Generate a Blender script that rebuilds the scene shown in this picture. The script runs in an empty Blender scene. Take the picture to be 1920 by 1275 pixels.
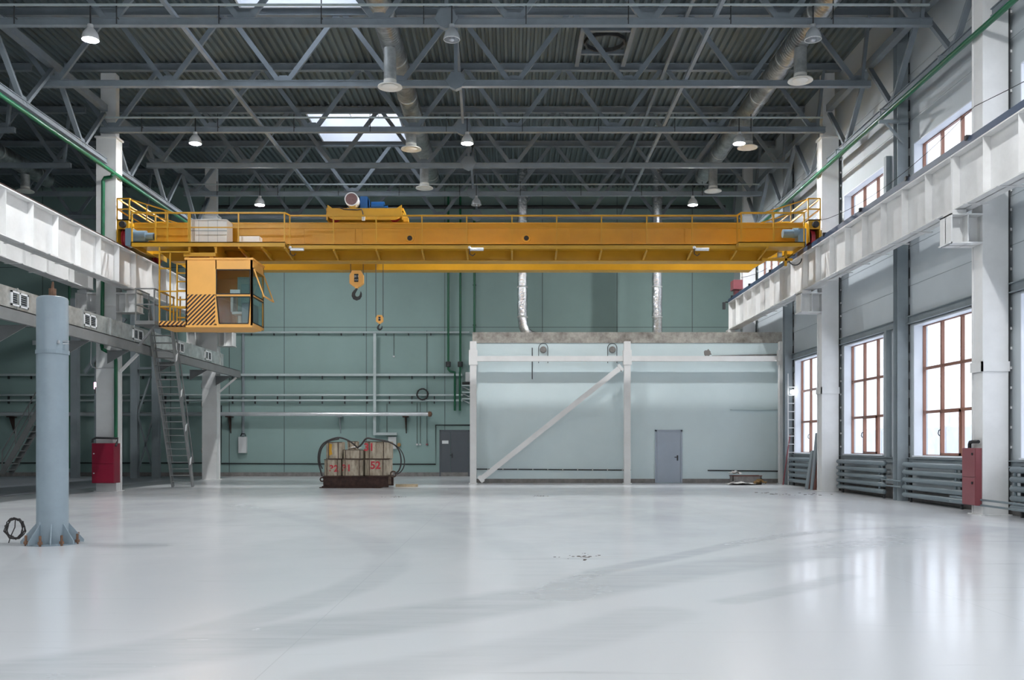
import bpy, math, random
from mathutils import Vector
random.seed(7)
S = bpy.context.scene
COL = S.collection
F, HZ, EYE = 1760.0, 835.0, 1.55           # focal length and horizon row of the 1920x1275 frame, eye height
# ------------------------------------------------------------------ camera
cam = bpy.data.cameras.new('camera'); co = bpy.data.objects.new('camera', cam); COL.objects.link(co)
co.location = (0, 0, EYE); co.rotation_euler = (math.pi/2, 0, 0)
cam.sensor_width = 36; cam.lens = 36*F/1920; cam.shift_y = (HZ-637.5)/1920; cam.clip_end = 300
S.camera = co
# ------------------------------------------------------------------ sky and exposure
wd = bpy.data.worlds.new('overcast_sky'); S.world = wd; wd.use_nodes = True
nt = wd.node_tree; bg = nt.nodes['Background']
tcw = nt.nodes.new('ShaderNodeTexCoord'); sx = nt.nodes.new('ShaderNodeSeparateXYZ'); mr = nt.nodes.new('ShaderNodeMapRange')
nt.links.new(tcw.outputs['Generated'], sx.inputs[0]); nt.links.new(sx.outputs['Z'], mr.inputs['Value'])
mr.inputs['To Min'].default_value = .85; mr.inputs['To Max'].default_value = 2.6      # an overcast sky is about three times brighter overhead
nt.links.new(mr.outputs[0], bg.inputs[1]); bg.inputs[0].default_value = (0.86, 0.92, 1.0, 1)
LAMP = 2150.0                                # radiance of a burning high-bay lamp
S.view_settings.view_transform = 'Standard'; S.view_settings.look = 'None'
S.view_settings.gamma = 1; S.view_settings.use_curve_mapping = False
S.view_settings.exposure = 1.0
S.cycles.use_denoising = True
S.cycles.max_bounces = 7; S.cycles.diffuse_bounces = 4; S.cycles.glossy_bounces = 3
S.cycles.transparent_max_bounces = 12; S.cycles.transmission_bounces = 4
S.cycles.caustics_reflective = False; S.cycles.caustics_refractive = False
S.cycles.sample_clamp_indirect = 6

# ------------------------------------------------------------------ helpers
def W(px, py, Y):                           # the point at depth Y seen at a pixel
    return Vector(((px-960)/F*Y, Y, EYE-(py-HZ)/F*Y))
def R(rel): return EYE+rel
def srgb(r, g, b):
    f = lambda c: (c/255/12.92) if c/255 <= .04045 else ((c/255+.055)/1.055)**2.4
    return (f(r), f(g), f(b))

class MB:
    def __init__(s): s.v = []; s.f = []
    def add(s, vs, fs):
        n = len(s.v); s.v += [tuple(v) for v in vs]; s.f += [tuple(i+n for i in f) for f in fs]; return s
    def box(s, x0, x1, y0, y1, z0, z1):
        if x0 > x1: x0, x1 = x1, x0
        if y0 > y1: y0, y1 = y1, y0
        if z0 > z1: z0, z1 = z1, z0
        return s.add([(x0,y0,z0),(x1,y0,z0),(x1,y1,z0),(x0,y1,z0),(x0,y0,z1),(x1,y0,z1),(x1,y1,z1),(x0,y1,z1)],
                     [(0,3,2,1),(4,5,6,7),(0,1,5,4),(1,2,6,5),(2,3,7,6),(3,0,4,7)])
    def bar(s, p, q, w, h=None, up=(0,0,1)):
        p, q = Vector(p), Vector(q); h = h or w; d = (q-p).normalized(); u = Vector(up)
        if abs(d.dot(u)) > .98: u = Vector((0,1,0))
        r = d.cross(u).normalized(); u = r.cross(d)
        c = [(-w/2,-h/2),(w/2,-h/2),(w/2,h/2),(-w/2,h/2)]
        vs = [p+r*a+u*b for a, b in c]+[q+r*a+u*b for a, b in c]
        return s.add(vs, [(3,2,1,0),(4,5,6,7),(0,1,5,4),(1,2,6,5),(2,3,7,6),(3,0,4,7)])
    def ell(s, p, q, w, t, up=(0,0,1), side=1):   # an angle section
        p, q = Vector(p), Vector(q); d = (q-p).normalized(); u = Vector(up)
        if abs(d.dot(u)) > .98: u = Vector((0,1,0))
        r = d.cross(u).normalized()*side; u2 = d.cross(r)*side
        if u2.dot(u) < 0: u2 = -u2
        s.bar(p+r*(w/2), q+r*(w/2), w, t, up); s.bar(p+u2*(w/2), q+u2*(w/2), t, w, up); return s
    def tube(s, pts, r, n=8, closed=False):
        pts = [Vector(p) for p in pts]; m = len(pts)
        rr = r if isinstance(r, (list, tuple)) else [r]*m
        vs = []; prev = None
        for i, p in enumerate(pts):
            if closed: d = pts[(i+1)%m]-pts[i-1]
            else: d = pts[min(i+1,m-1)]-pts[max(i-1,0)]
            d.normalize()
            if prev is None:
                a = Vector((0,0,1)) if abs(d.z) < .9 else Vector((1,0,0))
                a = (a-d*a.dot(d)).normalized()
            else:
                a = (prev-d*prev.dot(d)).normalized()
            prev = a; b = d.cross(a)
            for k in range(n):
                t = 2*math.pi*k/n; vs.append(p+(a*math.cos(t)+b*math.sin(t))*rr[i])
        fs = []
        for i in range(m if closed else m-1):
            j = (i+1)%m
            for k in range(n):
                k2 = (k+1)%n; fs.append((i*n+k, i*n+k2, j*n+k2, j*n+k))
        if not closed: fs += [tuple(range(n-1,-1,-1)), tuple((m-1)*n+k for k in range(n))]
        return s.add(vs, fs)
    def prism(s, poly, axis, a0, a1):        # poly in the two other axes, extruded along axis
        n = len(poly)
        def pt(u, v, a): return {'x':(a,u,v),'y':(u,a,v),'z':(u,v,a)}[axis]
        vs = [pt(u,v,a0) for u,v in poly]+[pt(u,v,a1) for u,v in poly]
        return s.add(vs, [tuple(range(n-1,-1,-1)), tuple(range(n,2*n))]+[(i,(i+1)%n,n+(i+1)%n,n+i) for i in range(n)])
    def lathe(s, prof, c, axis='z', n=24, cap0=False, cap1=False):
        c = Vector(c); vs = []
        for r, h in prof:
            for k in range(n):
                t = 2*math.pi*k/n; a, b = r*math.cos(t), r*math.sin(t)
                vs.append(c+Vector({'z':(a,b,h),'y':(a,h,b),'x':(h,a,b)}[axis]))
        fs = [(i*n+k, i*n+(k+1)%n, (i+1)*n+(k+1)%n, (i+1)*n+k) for i in range(len(prof)-1) for k in range(n)]
        if cap0: fs.append(tuple(range(n)))
        if cap1: fs.append(tuple((len(prof)-1)*n+k for k in range(n)))
        return s.add(vs, fs)
    def build(s, name, m, parent=None, smooth=False, kind=None, bevel=0):
        me = bpy.data.meshes.new(name)
        if parent is not None:
            org = Vector((0,0,0)); q = parent
            while q is not None: org += q.location; q = q.parent
        else:
            xs = [v[0] for v in s.v]; ys = [v[1] for v in s.v]; zs = [v[2] for v in s.v]
            org = Vector(((min(xs)+max(xs))/2, (min(ys)+max(ys))/2, min(zs)))
        me.from_pydata([Vector(v)-org for v in s.v], [], s.f); me.update()
        import bmesh
        b = bmesh.new(); b.from_mesh(me); bmesh.ops.recalc_face_normals(b, faces=b.faces); b.to_mesh(me); b.free()
        if smooth:
            me.shade_smooth()
            try: me.set_sharp_from_angle(angle=math.radians(38))
            except Exception: pass
        me.materials.append(m)
        o = bpy.data.objects.new(name, me); COL.objects.link(o)
        if parent is not None: o.parent = parent
        else: o.location = org
        if kind: o['kind'] = kind
        if bevel:
            md = o.modifiers.new('edge', 'BEVEL'); md.width = bevel; md.segments = 2; md.limit_method = 'ANGLE'
        return o

def thing(name, label, cat, loc=(0,0,0), group=None, kind=None):
    o = bpy.data.objects.new(name, None); COL.objects.link(o); o.location = loc; o.empty_display_size = .2
    return tag(o, label, cat, group, kind)
def tag(o, label, cat, group=None, kind='thing'):
    o['label'] = label; o['category'] = cat; o['kind'] = kind or 'thing'
    if group: o['group'] = group
    return o
def dup(root, loc, label, group=None):       # a copy of a thing with its parts and sub-parts
    r = root.copy(); COL.objects.link(r); r.location = loc; r['label'] = label
    if group: r['group'] = group
    for ch in list(root.children):
        c = ch.copy(); COL.objects.link(c); c.parent = r
        for g in ch.children:
            d = g.copy(); COL.objects.link(d); d.parent = c
    return r
def arc(c, r, a0, a1, n, plane='xz'):
    out = []
    for i in range(n+1):
        t = math.radians(a0+(a1-a0)*i/n); u, v = r*math.cos(t), r*math.sin(t)
        out.append(Vector(c)+Vector({'xz':(u,0,v),'xy':(u,v,0),'yz':(0,u,v)}[plane]))
    return out
def clip(poly, x0, x1, z0, z1):
    for ax, lim, sg in ((0,x0,1),(0,x1,-1),(1,z0,1),(1,z1,-1)):
        out = []
        for i in range(len(poly)):
            a, b = poly[i-1], poly[i]; da, db = (a[ax]-lim)*sg, (b[ax]-lim)*sg
            if (da >= 0) != (db >= 0):
                t = da/(da-db); out.append((a[0]+(b[0]-a[0])*t, a[1]+(b[1]-a[1])*t))
            if db >= 0: out.append(b)
        poly = out
        if len(poly) < 3: return []
    return poly
def text_mesh(txt, size, origin, m, parent, name='marking', yoff=-.004, bold=0.0):
    cu = bpy.data.curves.new(name, 'FONT'); cu.body = txt; cu.size = size; cu.align_x = 'CENTER'; cu.align_y = 'CENTER'; cu.extrude = .001; cu.offset = bold
    t = bpy.data.objects.new(name, cu); COL.objects.link(t)
    dg = bpy.context.evaluated_depsgraph_get(); me = bpy.data.meshes.new_from_object(t.evaluated_get(dg))
    bpy.data.objects.remove(t); bpy.data.curves.remove(cu)
    org = Vector((0,0,0)); q = parent
    while q is not None: org += q.location; q = q.parent
    for v in me.vertices:
        x, y, z = v.co; v.co = Vector((origin[0]+x, origin[1]+yoff-z, origin[2]+y))-org
    me.materials.clear(); me.materials.append(m); me.name = name
    o = bpy.data.objects.new(name, me); COL.objects.link(o); o.parent = parent
    return o

# ------------------------------------------------------------------ materials
def mat(name, col, rough=.6, metal=0.0, var=.12, scale=1.5, bump=0.0, bscale=20, spec=.4, dirt=None, stretch=(1,1,1), coat=0):
    m = bpy.data.materials.new(name); m.use_nodes = True; nt = m.node_tree; N, L = nt.nodes, nt.links
    p = N['Principled BSDF']; p.inputs['Roughness'].default_value = rough; p.inputs['Metallic'].default_value = metal
    p.inputs['Specular IOR Level'].default_value = spec
    if coat: p.inputs['Coat Weight'].default_value = coat; p.inputs['Coat Roughness'].default_value = .12
    tc = N.new('ShaderNodeTexCoord'); mp = N.new('ShaderNodeMapping'); mp.inputs['Scale'].default_value = stretch
    L.new(tc.outputs['Object'], mp.inputs['Vector'])
    nz = N.new('ShaderNodeTexNoise'); nz.inputs['Scale'].default_value = scale; nz.inputs['Detail'].default_value = 6
    nz.inputs['Roughness'].default_value = .65; L.new(mp.outputs[0], nz.inputs['Vector'])
    rp = N.new('ShaderNodeValToRGB'); rp.color_ramp.elements[0].position = .3; rp.color_ramp.elements[1].position = .7
    d = dirt or tuple(c*(1-var*1.6) for c in col); u = tuple(min(1, c*(1+var*.6)) for c in col)
    rp.color_ramp.elements[0].color = (*d, 1); rp.color_ramp.elements[1].color = (*u, 1)
    L.new(nz.outputs['Fac'], rp.inputs[0]); L.new(rp.outputs[0], p.inputs['Base Color'])
    if bump:
        n2 = N.new('ShaderNodeTexNoise'); n2.inputs['Scale'].default_value = bscale; n2.inputs['Detail'].default_value = 4
        L.new(mp.outputs[0], n2.inputs['Vector'])
        b = N.new('ShaderNodeBump'); b.inputs['Strength'].default_value = bump; b.inputs['Distance'].default_value = .03
        L.new(n2.outputs['Fac'], b.inputs['Height']); L.new(b.outputs[0], p.inputs['Normal'])
    return m
def emit(name, col, s):
    m = bpy.data.materials.new(name); m.use_nodes = True; p = m.node_tree.nodes['Principled BSDF']
    p.inputs['Base Color'].default_value = (*col, 1); p.inputs['Emission Color'].default_value = (*col, 1); p.inputs['Emission Strength'].default_value = s
    return m
def glass(name, tint, refl=.08, rough=.02, haze=.0):
    m = bpy.data.materials.new(name); m.use_nodes = True; nt = m.node_tree; N, L = nt.nodes, nt.links
    N.remove(N['Principled BSDF']); o = N['Material Output']
    tr = N.new('ShaderNodeBsdfTransparent'); tr.inputs[0].default_value = (*tint, 1)
    gl = N.new('ShaderNodeBsdfGlossy'); gl.inputs['Roughness'].default_value = rough; gl.inputs['Color'].default_value = (.9,.92,.95,1)
    mx = N.new('ShaderNodeMixShader'); mx.inputs[0].default_value = refl
    L.new(tr.outputs[0], mx.inputs[1]); L.new(gl.outputs[0], mx.inputs[2]); L.new(mx.outputs[0], o.inputs[0])
    return m
M = dict(
 white   = mat('white_painted_steel', (.79,.79,.785), .5, var=.05, scale=.8, dirt=(.69,.69,.68)),
 beamw   = mat('white_beam_paint', (.76,.76,.755), .45, var=.05, scale=1.2, dirt=(.66,.655,.64)),
 grey    = mat('grey_painted_steel', (.225,.26,.29), .5, var=.12, scale=1.2),
 midgrey = mat('blue_grey_column_paint', (.27,.31,.33), .5, var=.08),
 yellow  = mat('crane_yellow_paint', (.56,.295,.016), .42, var=.10, scale=.7, dirt=(.46,.24,.012)),
 orange  = mat('cab_orange_paint', (.92,.465,.115), .4, var=.04),
 black   = mat('black_rubber', (.02,.02,.022), .6),
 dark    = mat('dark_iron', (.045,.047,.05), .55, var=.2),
 green   = mat('green_pipe_paint', (.012,.12,.055), .35, var=.12),
 red     = mat('red_cabinet_paint', (.22,.008,.03), .35, var=.08),
 redr    = mat('faded_red_paint', (.24,.07,.08), .4, var=.08),
 wheel   = mat('red_wheel_paint', (.32,.02,.03), .4, var=.1),
 blue    = mat('blue_motor_paint', (.01,.085,.27), .4, var=.1),
 motor   = mat('grey_blue_motor', (.16,.24,.31), .4, var=.1),
 cabinet = mat('light_grey_cabinet', (.60,.61,.61), .45, var=.04),
 post    = mat('blue_grey_post_paint', (.29,.355,.40), .38, var=.06, scale=2.5),
 galv    = mat('galvanised_sheet', (.55,.57,.56), .38, metal=.5, var=.25, scale=3, bump=.08, bscale=6),
 spiral  = mat('spiral_duct_sheet', (.42,.44,.45), .30, metal=.85, var=.3, scale=3),
 foil    = mat('crumpled_foil', (.72,.73,.74), .22, metal=.95, var=.15, scale=8, bump=.9, bscale=11),
 silver  = mat('silver_pipe', (.80,.82,.84), .22, metal=.6, var=.1),
 railm   = mat('pale_pipe_paint', (.50,.57,.57), .4, var=.08),
 wallg   = mat('green_wall_paint', (.265,.375,.355), .7, var=.08, scale=.35, dirt=(.245,.345,.325)),
 annexe  = mat('pale_teal_paint', (.63,.73,.745), .7, var=.05, scale=.4, dirt=(.59,.69,.705)),
 panel   = mat('grey_wall_panel', (.52,.565,.59), .55, var=.05, scale=.3),
 reveal  = mat('white_reveal', (.72,.75,.80), .5, var=.03),
 conc    = mat('rough_concrete', (.42,.40,.36), .85, var=.35, scale=3, bump=.3, bscale=14, dirt=(.19,.17,.15)),
 plinth  = mat('grey_brown_plinth', (.25,.235,.225), .8, var=.2, scale=4),
 brick   = mat('dark_plinth', (.16,.15,.145), .85, var=.2, scale=4),
 weight  = mat('weathered_concrete', (.43,.38,.30), .85, var=.4, scale=3.2, bump=.3, bscale=10, dirt=(.17,.13,.09), stretch=(2.2,2.2,.7)),
 rust    = mat('rusty_steel', (.055,.028,.022), .8, var=.4, scale=6),
 angle   = mat('rusty_angle', (.11,.075,.055), .75, var=.4, scale=9),
 wood    = mat('window_wood', (.27,.125,.085), .45, var=.12, scale=3, stretch=(1,1,.3)),
 timber  = mat('raw_timber', (.45,.36,.24), .8, var=.2, scale=5),
 brown   = mat('brown_board', (.16,.055,.04), .6, var=.2),
 doorg   = mat('grey_door_paint', (.38,.43,.50), .4, var=.04),
 doord   = mat('dark_grey_door_paint', (.10,.11,.125), .45, var=.06),
 paint   = mat('red_brush_paint', (.50,.045,.06), .7, var=.2, scale=9),
 sign    = mat('white_plate', (.78,.79,.80), .5, var=.02),
 stripe  = mat('dark_hazard_paint', (.055,.026,.02), .5),
 radi    = mat('grey_radiator_paint', (.15,.19,.21), .35, var=.08),
 cable   = mat('dark_cable', (.05,.045,.045), .6),
 navy    = mat('dark_blue_conductor', (.035,.06,.11), .5, var=.15),
 stair   = mat('grey_stair_paint', (.21,.215,.215), .55, var=.1),
 deck    = mat('galvanised_roof_deck', (.165,.205,.22), .45, metal=.2, var=.25, scale=.5, stretch=(1,.2,1)),
 diff    = mat('white_enamel_diffuser', (.78,.77,.72), .4, var=.02),
 bulb    = mat('unlit_lamp_glass', (.5,.52,.55), .2, metal=.3),
 lit     = emit('burning_lamp', (.97,.985,1.0), LAMP),
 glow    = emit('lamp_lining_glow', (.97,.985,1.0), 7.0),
 exit    = emit('pink_sign_light', (1.0,.45,.7), 3.0),
 pane    = glass('window_glass', (.94,.95,.97), .06),
 cabpane = glass('cab_glass', (.84,.90,.90), .07),
 skyl    = glass('skylight_sheet', (.95,.96,.98), .04, .2),
 snow    = mat('snowy_ground', (.78,.80,.84), .8, var=.04),
 fence   = mat('concrete_fence', (.52,.53,.55), .85, var=.1),
 bark    = mat('frosted_bark', (.62,.62,.64), .9, var=.1),
 fabric  = mat('white_sheet', (.75,.72,.68), .9, var=.06),
 card    = mat('tan_cardboard', (.42,.26,.11), .85, var=.15),
 copper  = mat('rusty_rod', (.22,.12,.075), .7, var=.3, scale=12),
)

# ------------------------------------------------------------------ the room
XW, XL, YB, YF, ZD = 11.12, -32.0, 47.0, -13.0, R(12.87)
XF = -15.3
# floor with tyre marks worn into the white coating
def dist_poly(x, y, pts):
    best = 1e9
    for (x0,y0),(x1,y1) in zip(pts, pts[1:]):
        dx, dy = x1-x0, y1-y0; t = max(0, min(1, ((x-x0)*dx+(y-y0)*dy)/(dx*dx+dy*dy)))
        best = min(best, (x-x0-t*dx)**2+(y-y0-t*dy)**2)
    return math.sqrt(best)
def fl(px, py):
    Y = EYE*F/(py-HZ); return ((px-960)/F*Y, Y)
tracks = [
 ([fl(*p) for p in ((60,1262),(300,1225),(560,1186),(820,1150),(1090,1104),(1300,1068),(1500,1040),(1700,1008),(1850,990))], .42, .62),
 ([fl(*p) for p in ((1020,1108),(1130,1070),(1260,1045),(1400,1015),(1500,1000),(1600,992),(1760,987))], .16, .75),
 ([fl(*p) for p in ((430,945),(520,962),(600,982),(690,1012),(733,1040),(722,1070),(660,1102),(560,1135),(430,1172),(250,1225))], .22, .42),
 ([fl(*p) for p in ((600,945),(720,962),(860,990),(960,1022),(1015,1060),(1010,1095))], .25, .30),
 ([fl(*p) for p in ((1370,1128),(1500,1102),(1590,1080))], .14, .45),
 ([fl(*p) for p in ((640,1275),(900,1235),(1100,1190),(1230,1150))], .3, .35),
 ([fl(*p) for p in ((940,985),(1080,965),(1180,952),(1170,945),(1080,940),(960,945))], .35, .35),
 ([fl(*p) for p in ((1200,975),(1280,952),(1250,942))], .3, .3),
 ([fl(*p) for p in ((1480,1022),(1620,1003),(1840,1000))], .12, .45),
]
xs = [-15.3]+[-14.2+i*.09 for i in range(278)]+[XW+.2]
ys = [YF, -6, 0, 4]+[5.6+i*.09 for i in range(300)]+[33.5,35,38,42,YB+.2]
vs = [(x,y,0) for y in ys for x in xs]; nx = len(xs)
fs = [(j*nx+i, j*nx+i+1, (j+1)*nx+i+1, (j+1)*nx+i) for j in range(len(ys)-1) for i in range(nx-1)]
me = bpy.data.meshes.new('floor'); me.from_pydata(vs, [], fs)
at = me.attributes.new('wear', 'FLOAT', 'POINT')
boxes = []
for pts, w, a in tracks:
    boxes.append((min(p[0] for p in pts)-2*w, max(p[0] for p in pts)+2*w, min(p[1] for p in pts)-2*w, max(p[1] for p in pts)+2*w))
vals = []
for x, y, z in vs:
    t = 0
    for (pts, w, a), (bx0,bx1,by0,by1) in zip(tracks, boxes):
        if bx0 < x < bx1 and by0 < y < by1:
            d = dist_poly(x, y, pts)/w
            if d < 1.8: t = max(t, a*max(0, min(1, (1.5-d)/.6)))
    vals.append(t)
at.data.foreach_set('value', vals)
m = bpy.data.materials.new('white_floor_coating'); m.use_nodes = True; nt = m.node_tree; N, L = nt.nodes, nt.links
p = N['Principled BSDF']; tc = N.new('ShaderNodeTexCoord')
def noise(scale, stretch, detail=6, rough=.6):
    mp = N.new('ShaderNodeMapping'); mp.inputs['Scale'].default_value = stretch[:3]; mp.inputs['Rotation'].default_value = (0,0,stretch[3] if len(stretch) > 3 else 0)
    L.new(tc.outputs['Object'], mp.inputs[0]); n = N.new('ShaderNodeTexNoise'); n.inputs['Scale'].default_value = scale
    n.inputs['Detail'].default_value = detail; n.inputs['Roughness'].default_value = rough; L.new(mp.outputs[0], n.inputs['Vector']); return n.outputs['Fac']
def mth(op, a, b=None, clampit=False):
    n = N.new('ShaderNodeMath'); n.operation = op; n.use_clamp = clampit
    for i, v in enumerate((a, b)):
        if v is None: continue
        if isinstance(v, (int, float)): n.inputs[i].default_value = v
        else: L.new(v, n.inputs[i])
    return n.outputs[0]
def ramp(v, a, b):
    n = N.new('ShaderNodeMapRange'); n.inputs['From Min'].default_value = a; n.inputs['From Max'].default_value = b; L.new(v, n.inputs[0]); return n.outputs[0]
def mixc(f, c1, c2):
    n = N.new('ShaderNodeMix'); n.data_type = 'RGBA'; L.new(f, n.inputs[0])
    for i, c in ((6, c1), (7, c2)):
        if isinstance(c, tuple): n.inputs[i].default_value = (*c, 1)
        else: L.new(c, n.inputs[i])
    return n.outputs[2]
an = N.new('ShaderNodeAttribute'); an.attribute_name = 'wear'
streak = ramp(noise(2.2, (.25,2.2,1,-.5), 8, .7), .28, .66)
scuff = mth('MULTIPLY', ramp(noise(2.6, (.12,1.6,1,-.35), 7, .7), .60, .74), ramp(noise(.35, (1,1,1), 3), .45, .6))
scuff2 = mth('MULTIPLY', ramp(noise(2.2, (.08,1.4,1,.12), 7, .7), .58, .72), ramp(noise(.22, (1,1,1,1), 3), .48, .62))
wear = mth('MULTIPLY', an.outputs['Fac'], mth('ADD', mth('MULTIPLY', streak, .6), .4))
dust = ramp(noise(.25, (1,.6,1), 5), .4, .75)
c = mixc(dust, (.75,.765,.785), (.68,.69,.70))
c = mixc(wear, c, (.39,.42,.44))
c = mixc(mth('MULTIPLY', mth('MAXIMUM', scuff, scuff2), .55), c, (.38,.40,.42))
bk = N.new('ShaderNodeTexBrick'); bk.inputs['Scale'].default_value = 1; bk.offset = 0
bk.inputs['Color1'].default_value = bk.inputs['Color2'].default_value = (0,0,0,1); bk.inputs['Mortar'].default_value = (1,1,1,1)
bk.inputs['Mortar Size'].default_value = .006; bk.inputs['Brick Width'].default_value = 6.2; bk.inputs['Row Height'].default_value = 5.2
mpb = N.new('ShaderNodeMapping'); mpb.inputs['Location'].default_value = (1.7, 2.6, 0); L.new(tc.outputs['Object'], mpb.inputs[0]); L.new(mpb.outputs[0], bk.inputs['Vector'])
c = mixc(mth('MULTIPLY', bk.outputs['Color'], .22), c, (.4,.42,.44))
sand = mth('MULTIPLY', ramp(noise(1.1, (.4,1.4,1), 8, .75), .54, .74), ramp(noise(.12, (1,1,1), 2), .55, .62))
c = mixc(mth('MULTIPLY', sand, .5), c, (.62,.52,.40))
L.new(c, p.inputs['Base Color'])
rg = mth('ADD', mth('MULTIPLY', wear, .12), mth('ADD', mth('MULTIPLY', dust, .14), .15)); L.new(rg, p.inputs['Roughness'])
p.inputs['Specular IOR Level'].default_value = .38
me.materials.append(m); fo = bpy.data.objects.new('floor', me); COL.objects.link(fo); fo['kind'] = 'structure'
MB().box(XL, XF, YF, YB, -.1, 0).build('floor_bay', mat('grey_bay_floor', (.36,.38,.42), .5, var=.1), kind='structure')

# walls
b = MB(); b.box(XL, XW, YB, YB+.2, 0, ZD+.12)
wb = b.build('wall_back', M['wallg'], kind='structure')
b = MB()
for px in (430,533,687,834,1017,1157,1298,-150,-40,80,200,320): 
    x = W(px,0,YB).x; b.box(x-.012, x+.012, YB-.006, YB, .2, ZD)
b.box(XL, XW, YB-.005, YB, R(5.9), R(5.92)); b.box(XL, XW, YB-.005, YB, R(8.9), R(8.92))
b.build('panel_joint', M['dark'], wb)
MB().box(XL, -1.62, YB-.04, YB, 0, .2).build('baseboard_back', M['plinth'], kind='structure')
MB().box(XL-.2, XL, YF, YB, 0, ZD+.12).build('wall_left', M['wallg'], kind='structure')
MB().box(XL, XW, YF-.2, YF, 0, ZD+.12).build('wall_front', M['panel'], kind='structure')
# the window wall
WP, W0 = 5.45, 22.6
WIN = [(W0+WP*n, W0+WP*n+3.32) for n in range(-6, 4)]
LZ, UZ = (1.26, 4.86), (7.75, 9.88)
b = MB(); edges = [YF]+[e for w in WIN for e in w]+[YB+.2]
for i in range(0, len(edges), 2): b.box(XW, XW+.36, edges[i], edges[i+1], 0, ZD+.12)
for y0, y1 in WIN:
    lo = y0 < 36
    z = 0
    if lo: b.box(XW, XW+.36, y0, y1, 0, LZ[0]); z = LZ[1]
    b.box(XW, XW+.36, y0, y1, z, UZ[0]); b.box(XW, XW+.36, y0, y1, UZ[1], ZD+.12)
wr = b.build('wall_right', M['panel'], kind='structure')
b = MB()
for y in [e for w in WIN for e in (w[0]-1.06,)]+[]: b.box(XW-.004, XW, y-.01, y+.01, .4, ZD)
for z in (6.0, 7.1, 10.6, 11.9): b.box(XW-.004, XW, YF, YB, z-.008, z+.008)
b.build('panel_joint', M['midgrey'], wr)
b = MB()
for y0, y1 in WIN:
    for (z0, z1), ok in ((LZ, y0 < 36), (UZ, True)):
        if not ok: continue
        e = .012; xi, xo = XW-.02, XW+.24
        b.box(xi, xo, y1-e, y1+.02, z0, z1); b.box(xi, xo, y0-.02, y0+e, z0, z1)
        b.box(xi, xo, y0, y1, z1-e, z1+.02); b.box(xi-.05, xo, y0, y1, z0-.03, z0+e)
b.build('window_reveal', M['reveal'], wr)
b = MB(); b.box(XW-.03, XW, YF, 38.5, 0, .42); b.build('baseboard_right', M['brick'], kind='structure')
for z0, z1, nm in ((LZ[0]-.2, LZ[0]-.05, 'trim_1'), (LZ[1]+.06, LZ[1]+.28, 'trim_2')):
    b = MB(); b.box(XW-.13, XW, YF, 38.4, z1-.02, z1); b.box(XW-.13, XW, YF, 38.4, z0, z0+.02); b.box(XW-.05, XW, YF, 38.4, z0, z1); b.build(nm, M['midgrey'], kind='structure')
def window(n, y0, y1, z0, z1, rows, opening):
    X0, X1 = XW+.22, XW+.30; root = bpy.data.objects.new('window_%d' % n, None); COL.objects.link(root); root.location = (X0, (y0+y1)/2, z0); root['kind'] = 'structure'
    b = MB(); t = .045
    for y in [y0+(y1-y0)*i/3 for i in range(4)]: b.box(X0, X1, max(y-t/1.2, y0), min(y+t/1.2, y1), z0, z1)
    for z in [z0+(z1-z0)*i/rows for i in range(rows+1)]: b.box(X0+.005, X1-.005, y0, y1, max(z-t/1.2, z0), min(z+t/1.2, z1))
    b.build('window_frame', M['wood'], root)
    MB().box(X0+.035, X0+.045, y0, y1, z0, z1).build('window_pane', M['pane'], root)
    if opening:
        ya, yb, za, zb = y0+(y1-y0)/3, y0+(y1-y0)*2/3, z0, z0+(z1-z0)/rows
        b = MB(); q = .06; xa, xb = X0-.03, X0+.004
        b.box(xa, xb, ya, ya+q, za+.03, zb); b.box(xa, xb, yb-q, yb, za+.03, zb); b.box(xa, xb, ya, yb, za+.03, za+.03+q); b.box(xa, xb, ya, yb, zb-q, zb)
        b.build('sash', M['wood'], root)
        MB().tube([(xa-.02, yb-.03, (za+zb)/2-.06), (xa-.06, yb-.03, (za+zb)/2), (xa-.06, yb-.08, (za+zb)/2+.09), (xa-.02, yb-.1, (za+zb)/2+.1)], .014, 6).build('window_handle', M['dark'], root)
k = 0
for y0, y1 in WIN:
    if y0 < 36: k += 1; window(k, y0, y1, *LZ, 3, True)
    k += 1; window(k, y0, y1, *UZ, 2, False)

# roof deck with real corrugations and skylight openings
SKX = (-7.9, -4.42); SKY = [(23.85, 27.35), (35.92, 39.42), (11.9, 15.4), (-.2, 3.3)]
def corr(b, x0, x1, y0, y1, P=.24, D=.09):
    xs = []; x = math.floor(x0/P)*P
    while x < x1:
        for dx, dz in ((0,0),(.35,0),(.5,1),(.85,1)):
            xx = x+dx*P
            if x0 <= xx <= x1: xs.append((xx, ZD+.02+dz*D))
        x += P
    n = len(xs)
    b.add([(x,y0,z) for x,z in xs]+[(x,y1,z) for x,z in xs], [(i,i+1,n+i+1,n+i) for i in range(n-1)])
b = MB(); cuts = sorted(SKY); y = YF
for y0, y1 in cuts:
    corr(b, XL, XW+.3, y, y0); corr(b, XL, SKX[0], y0, y1); corr(b, SKX[1], XW+.3, y0, y1); y = y1
corr(b, XL, XW+.3, y, YB+.2)
ceil = b.build('ceiling', M['deck'], kind='structure')
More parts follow.
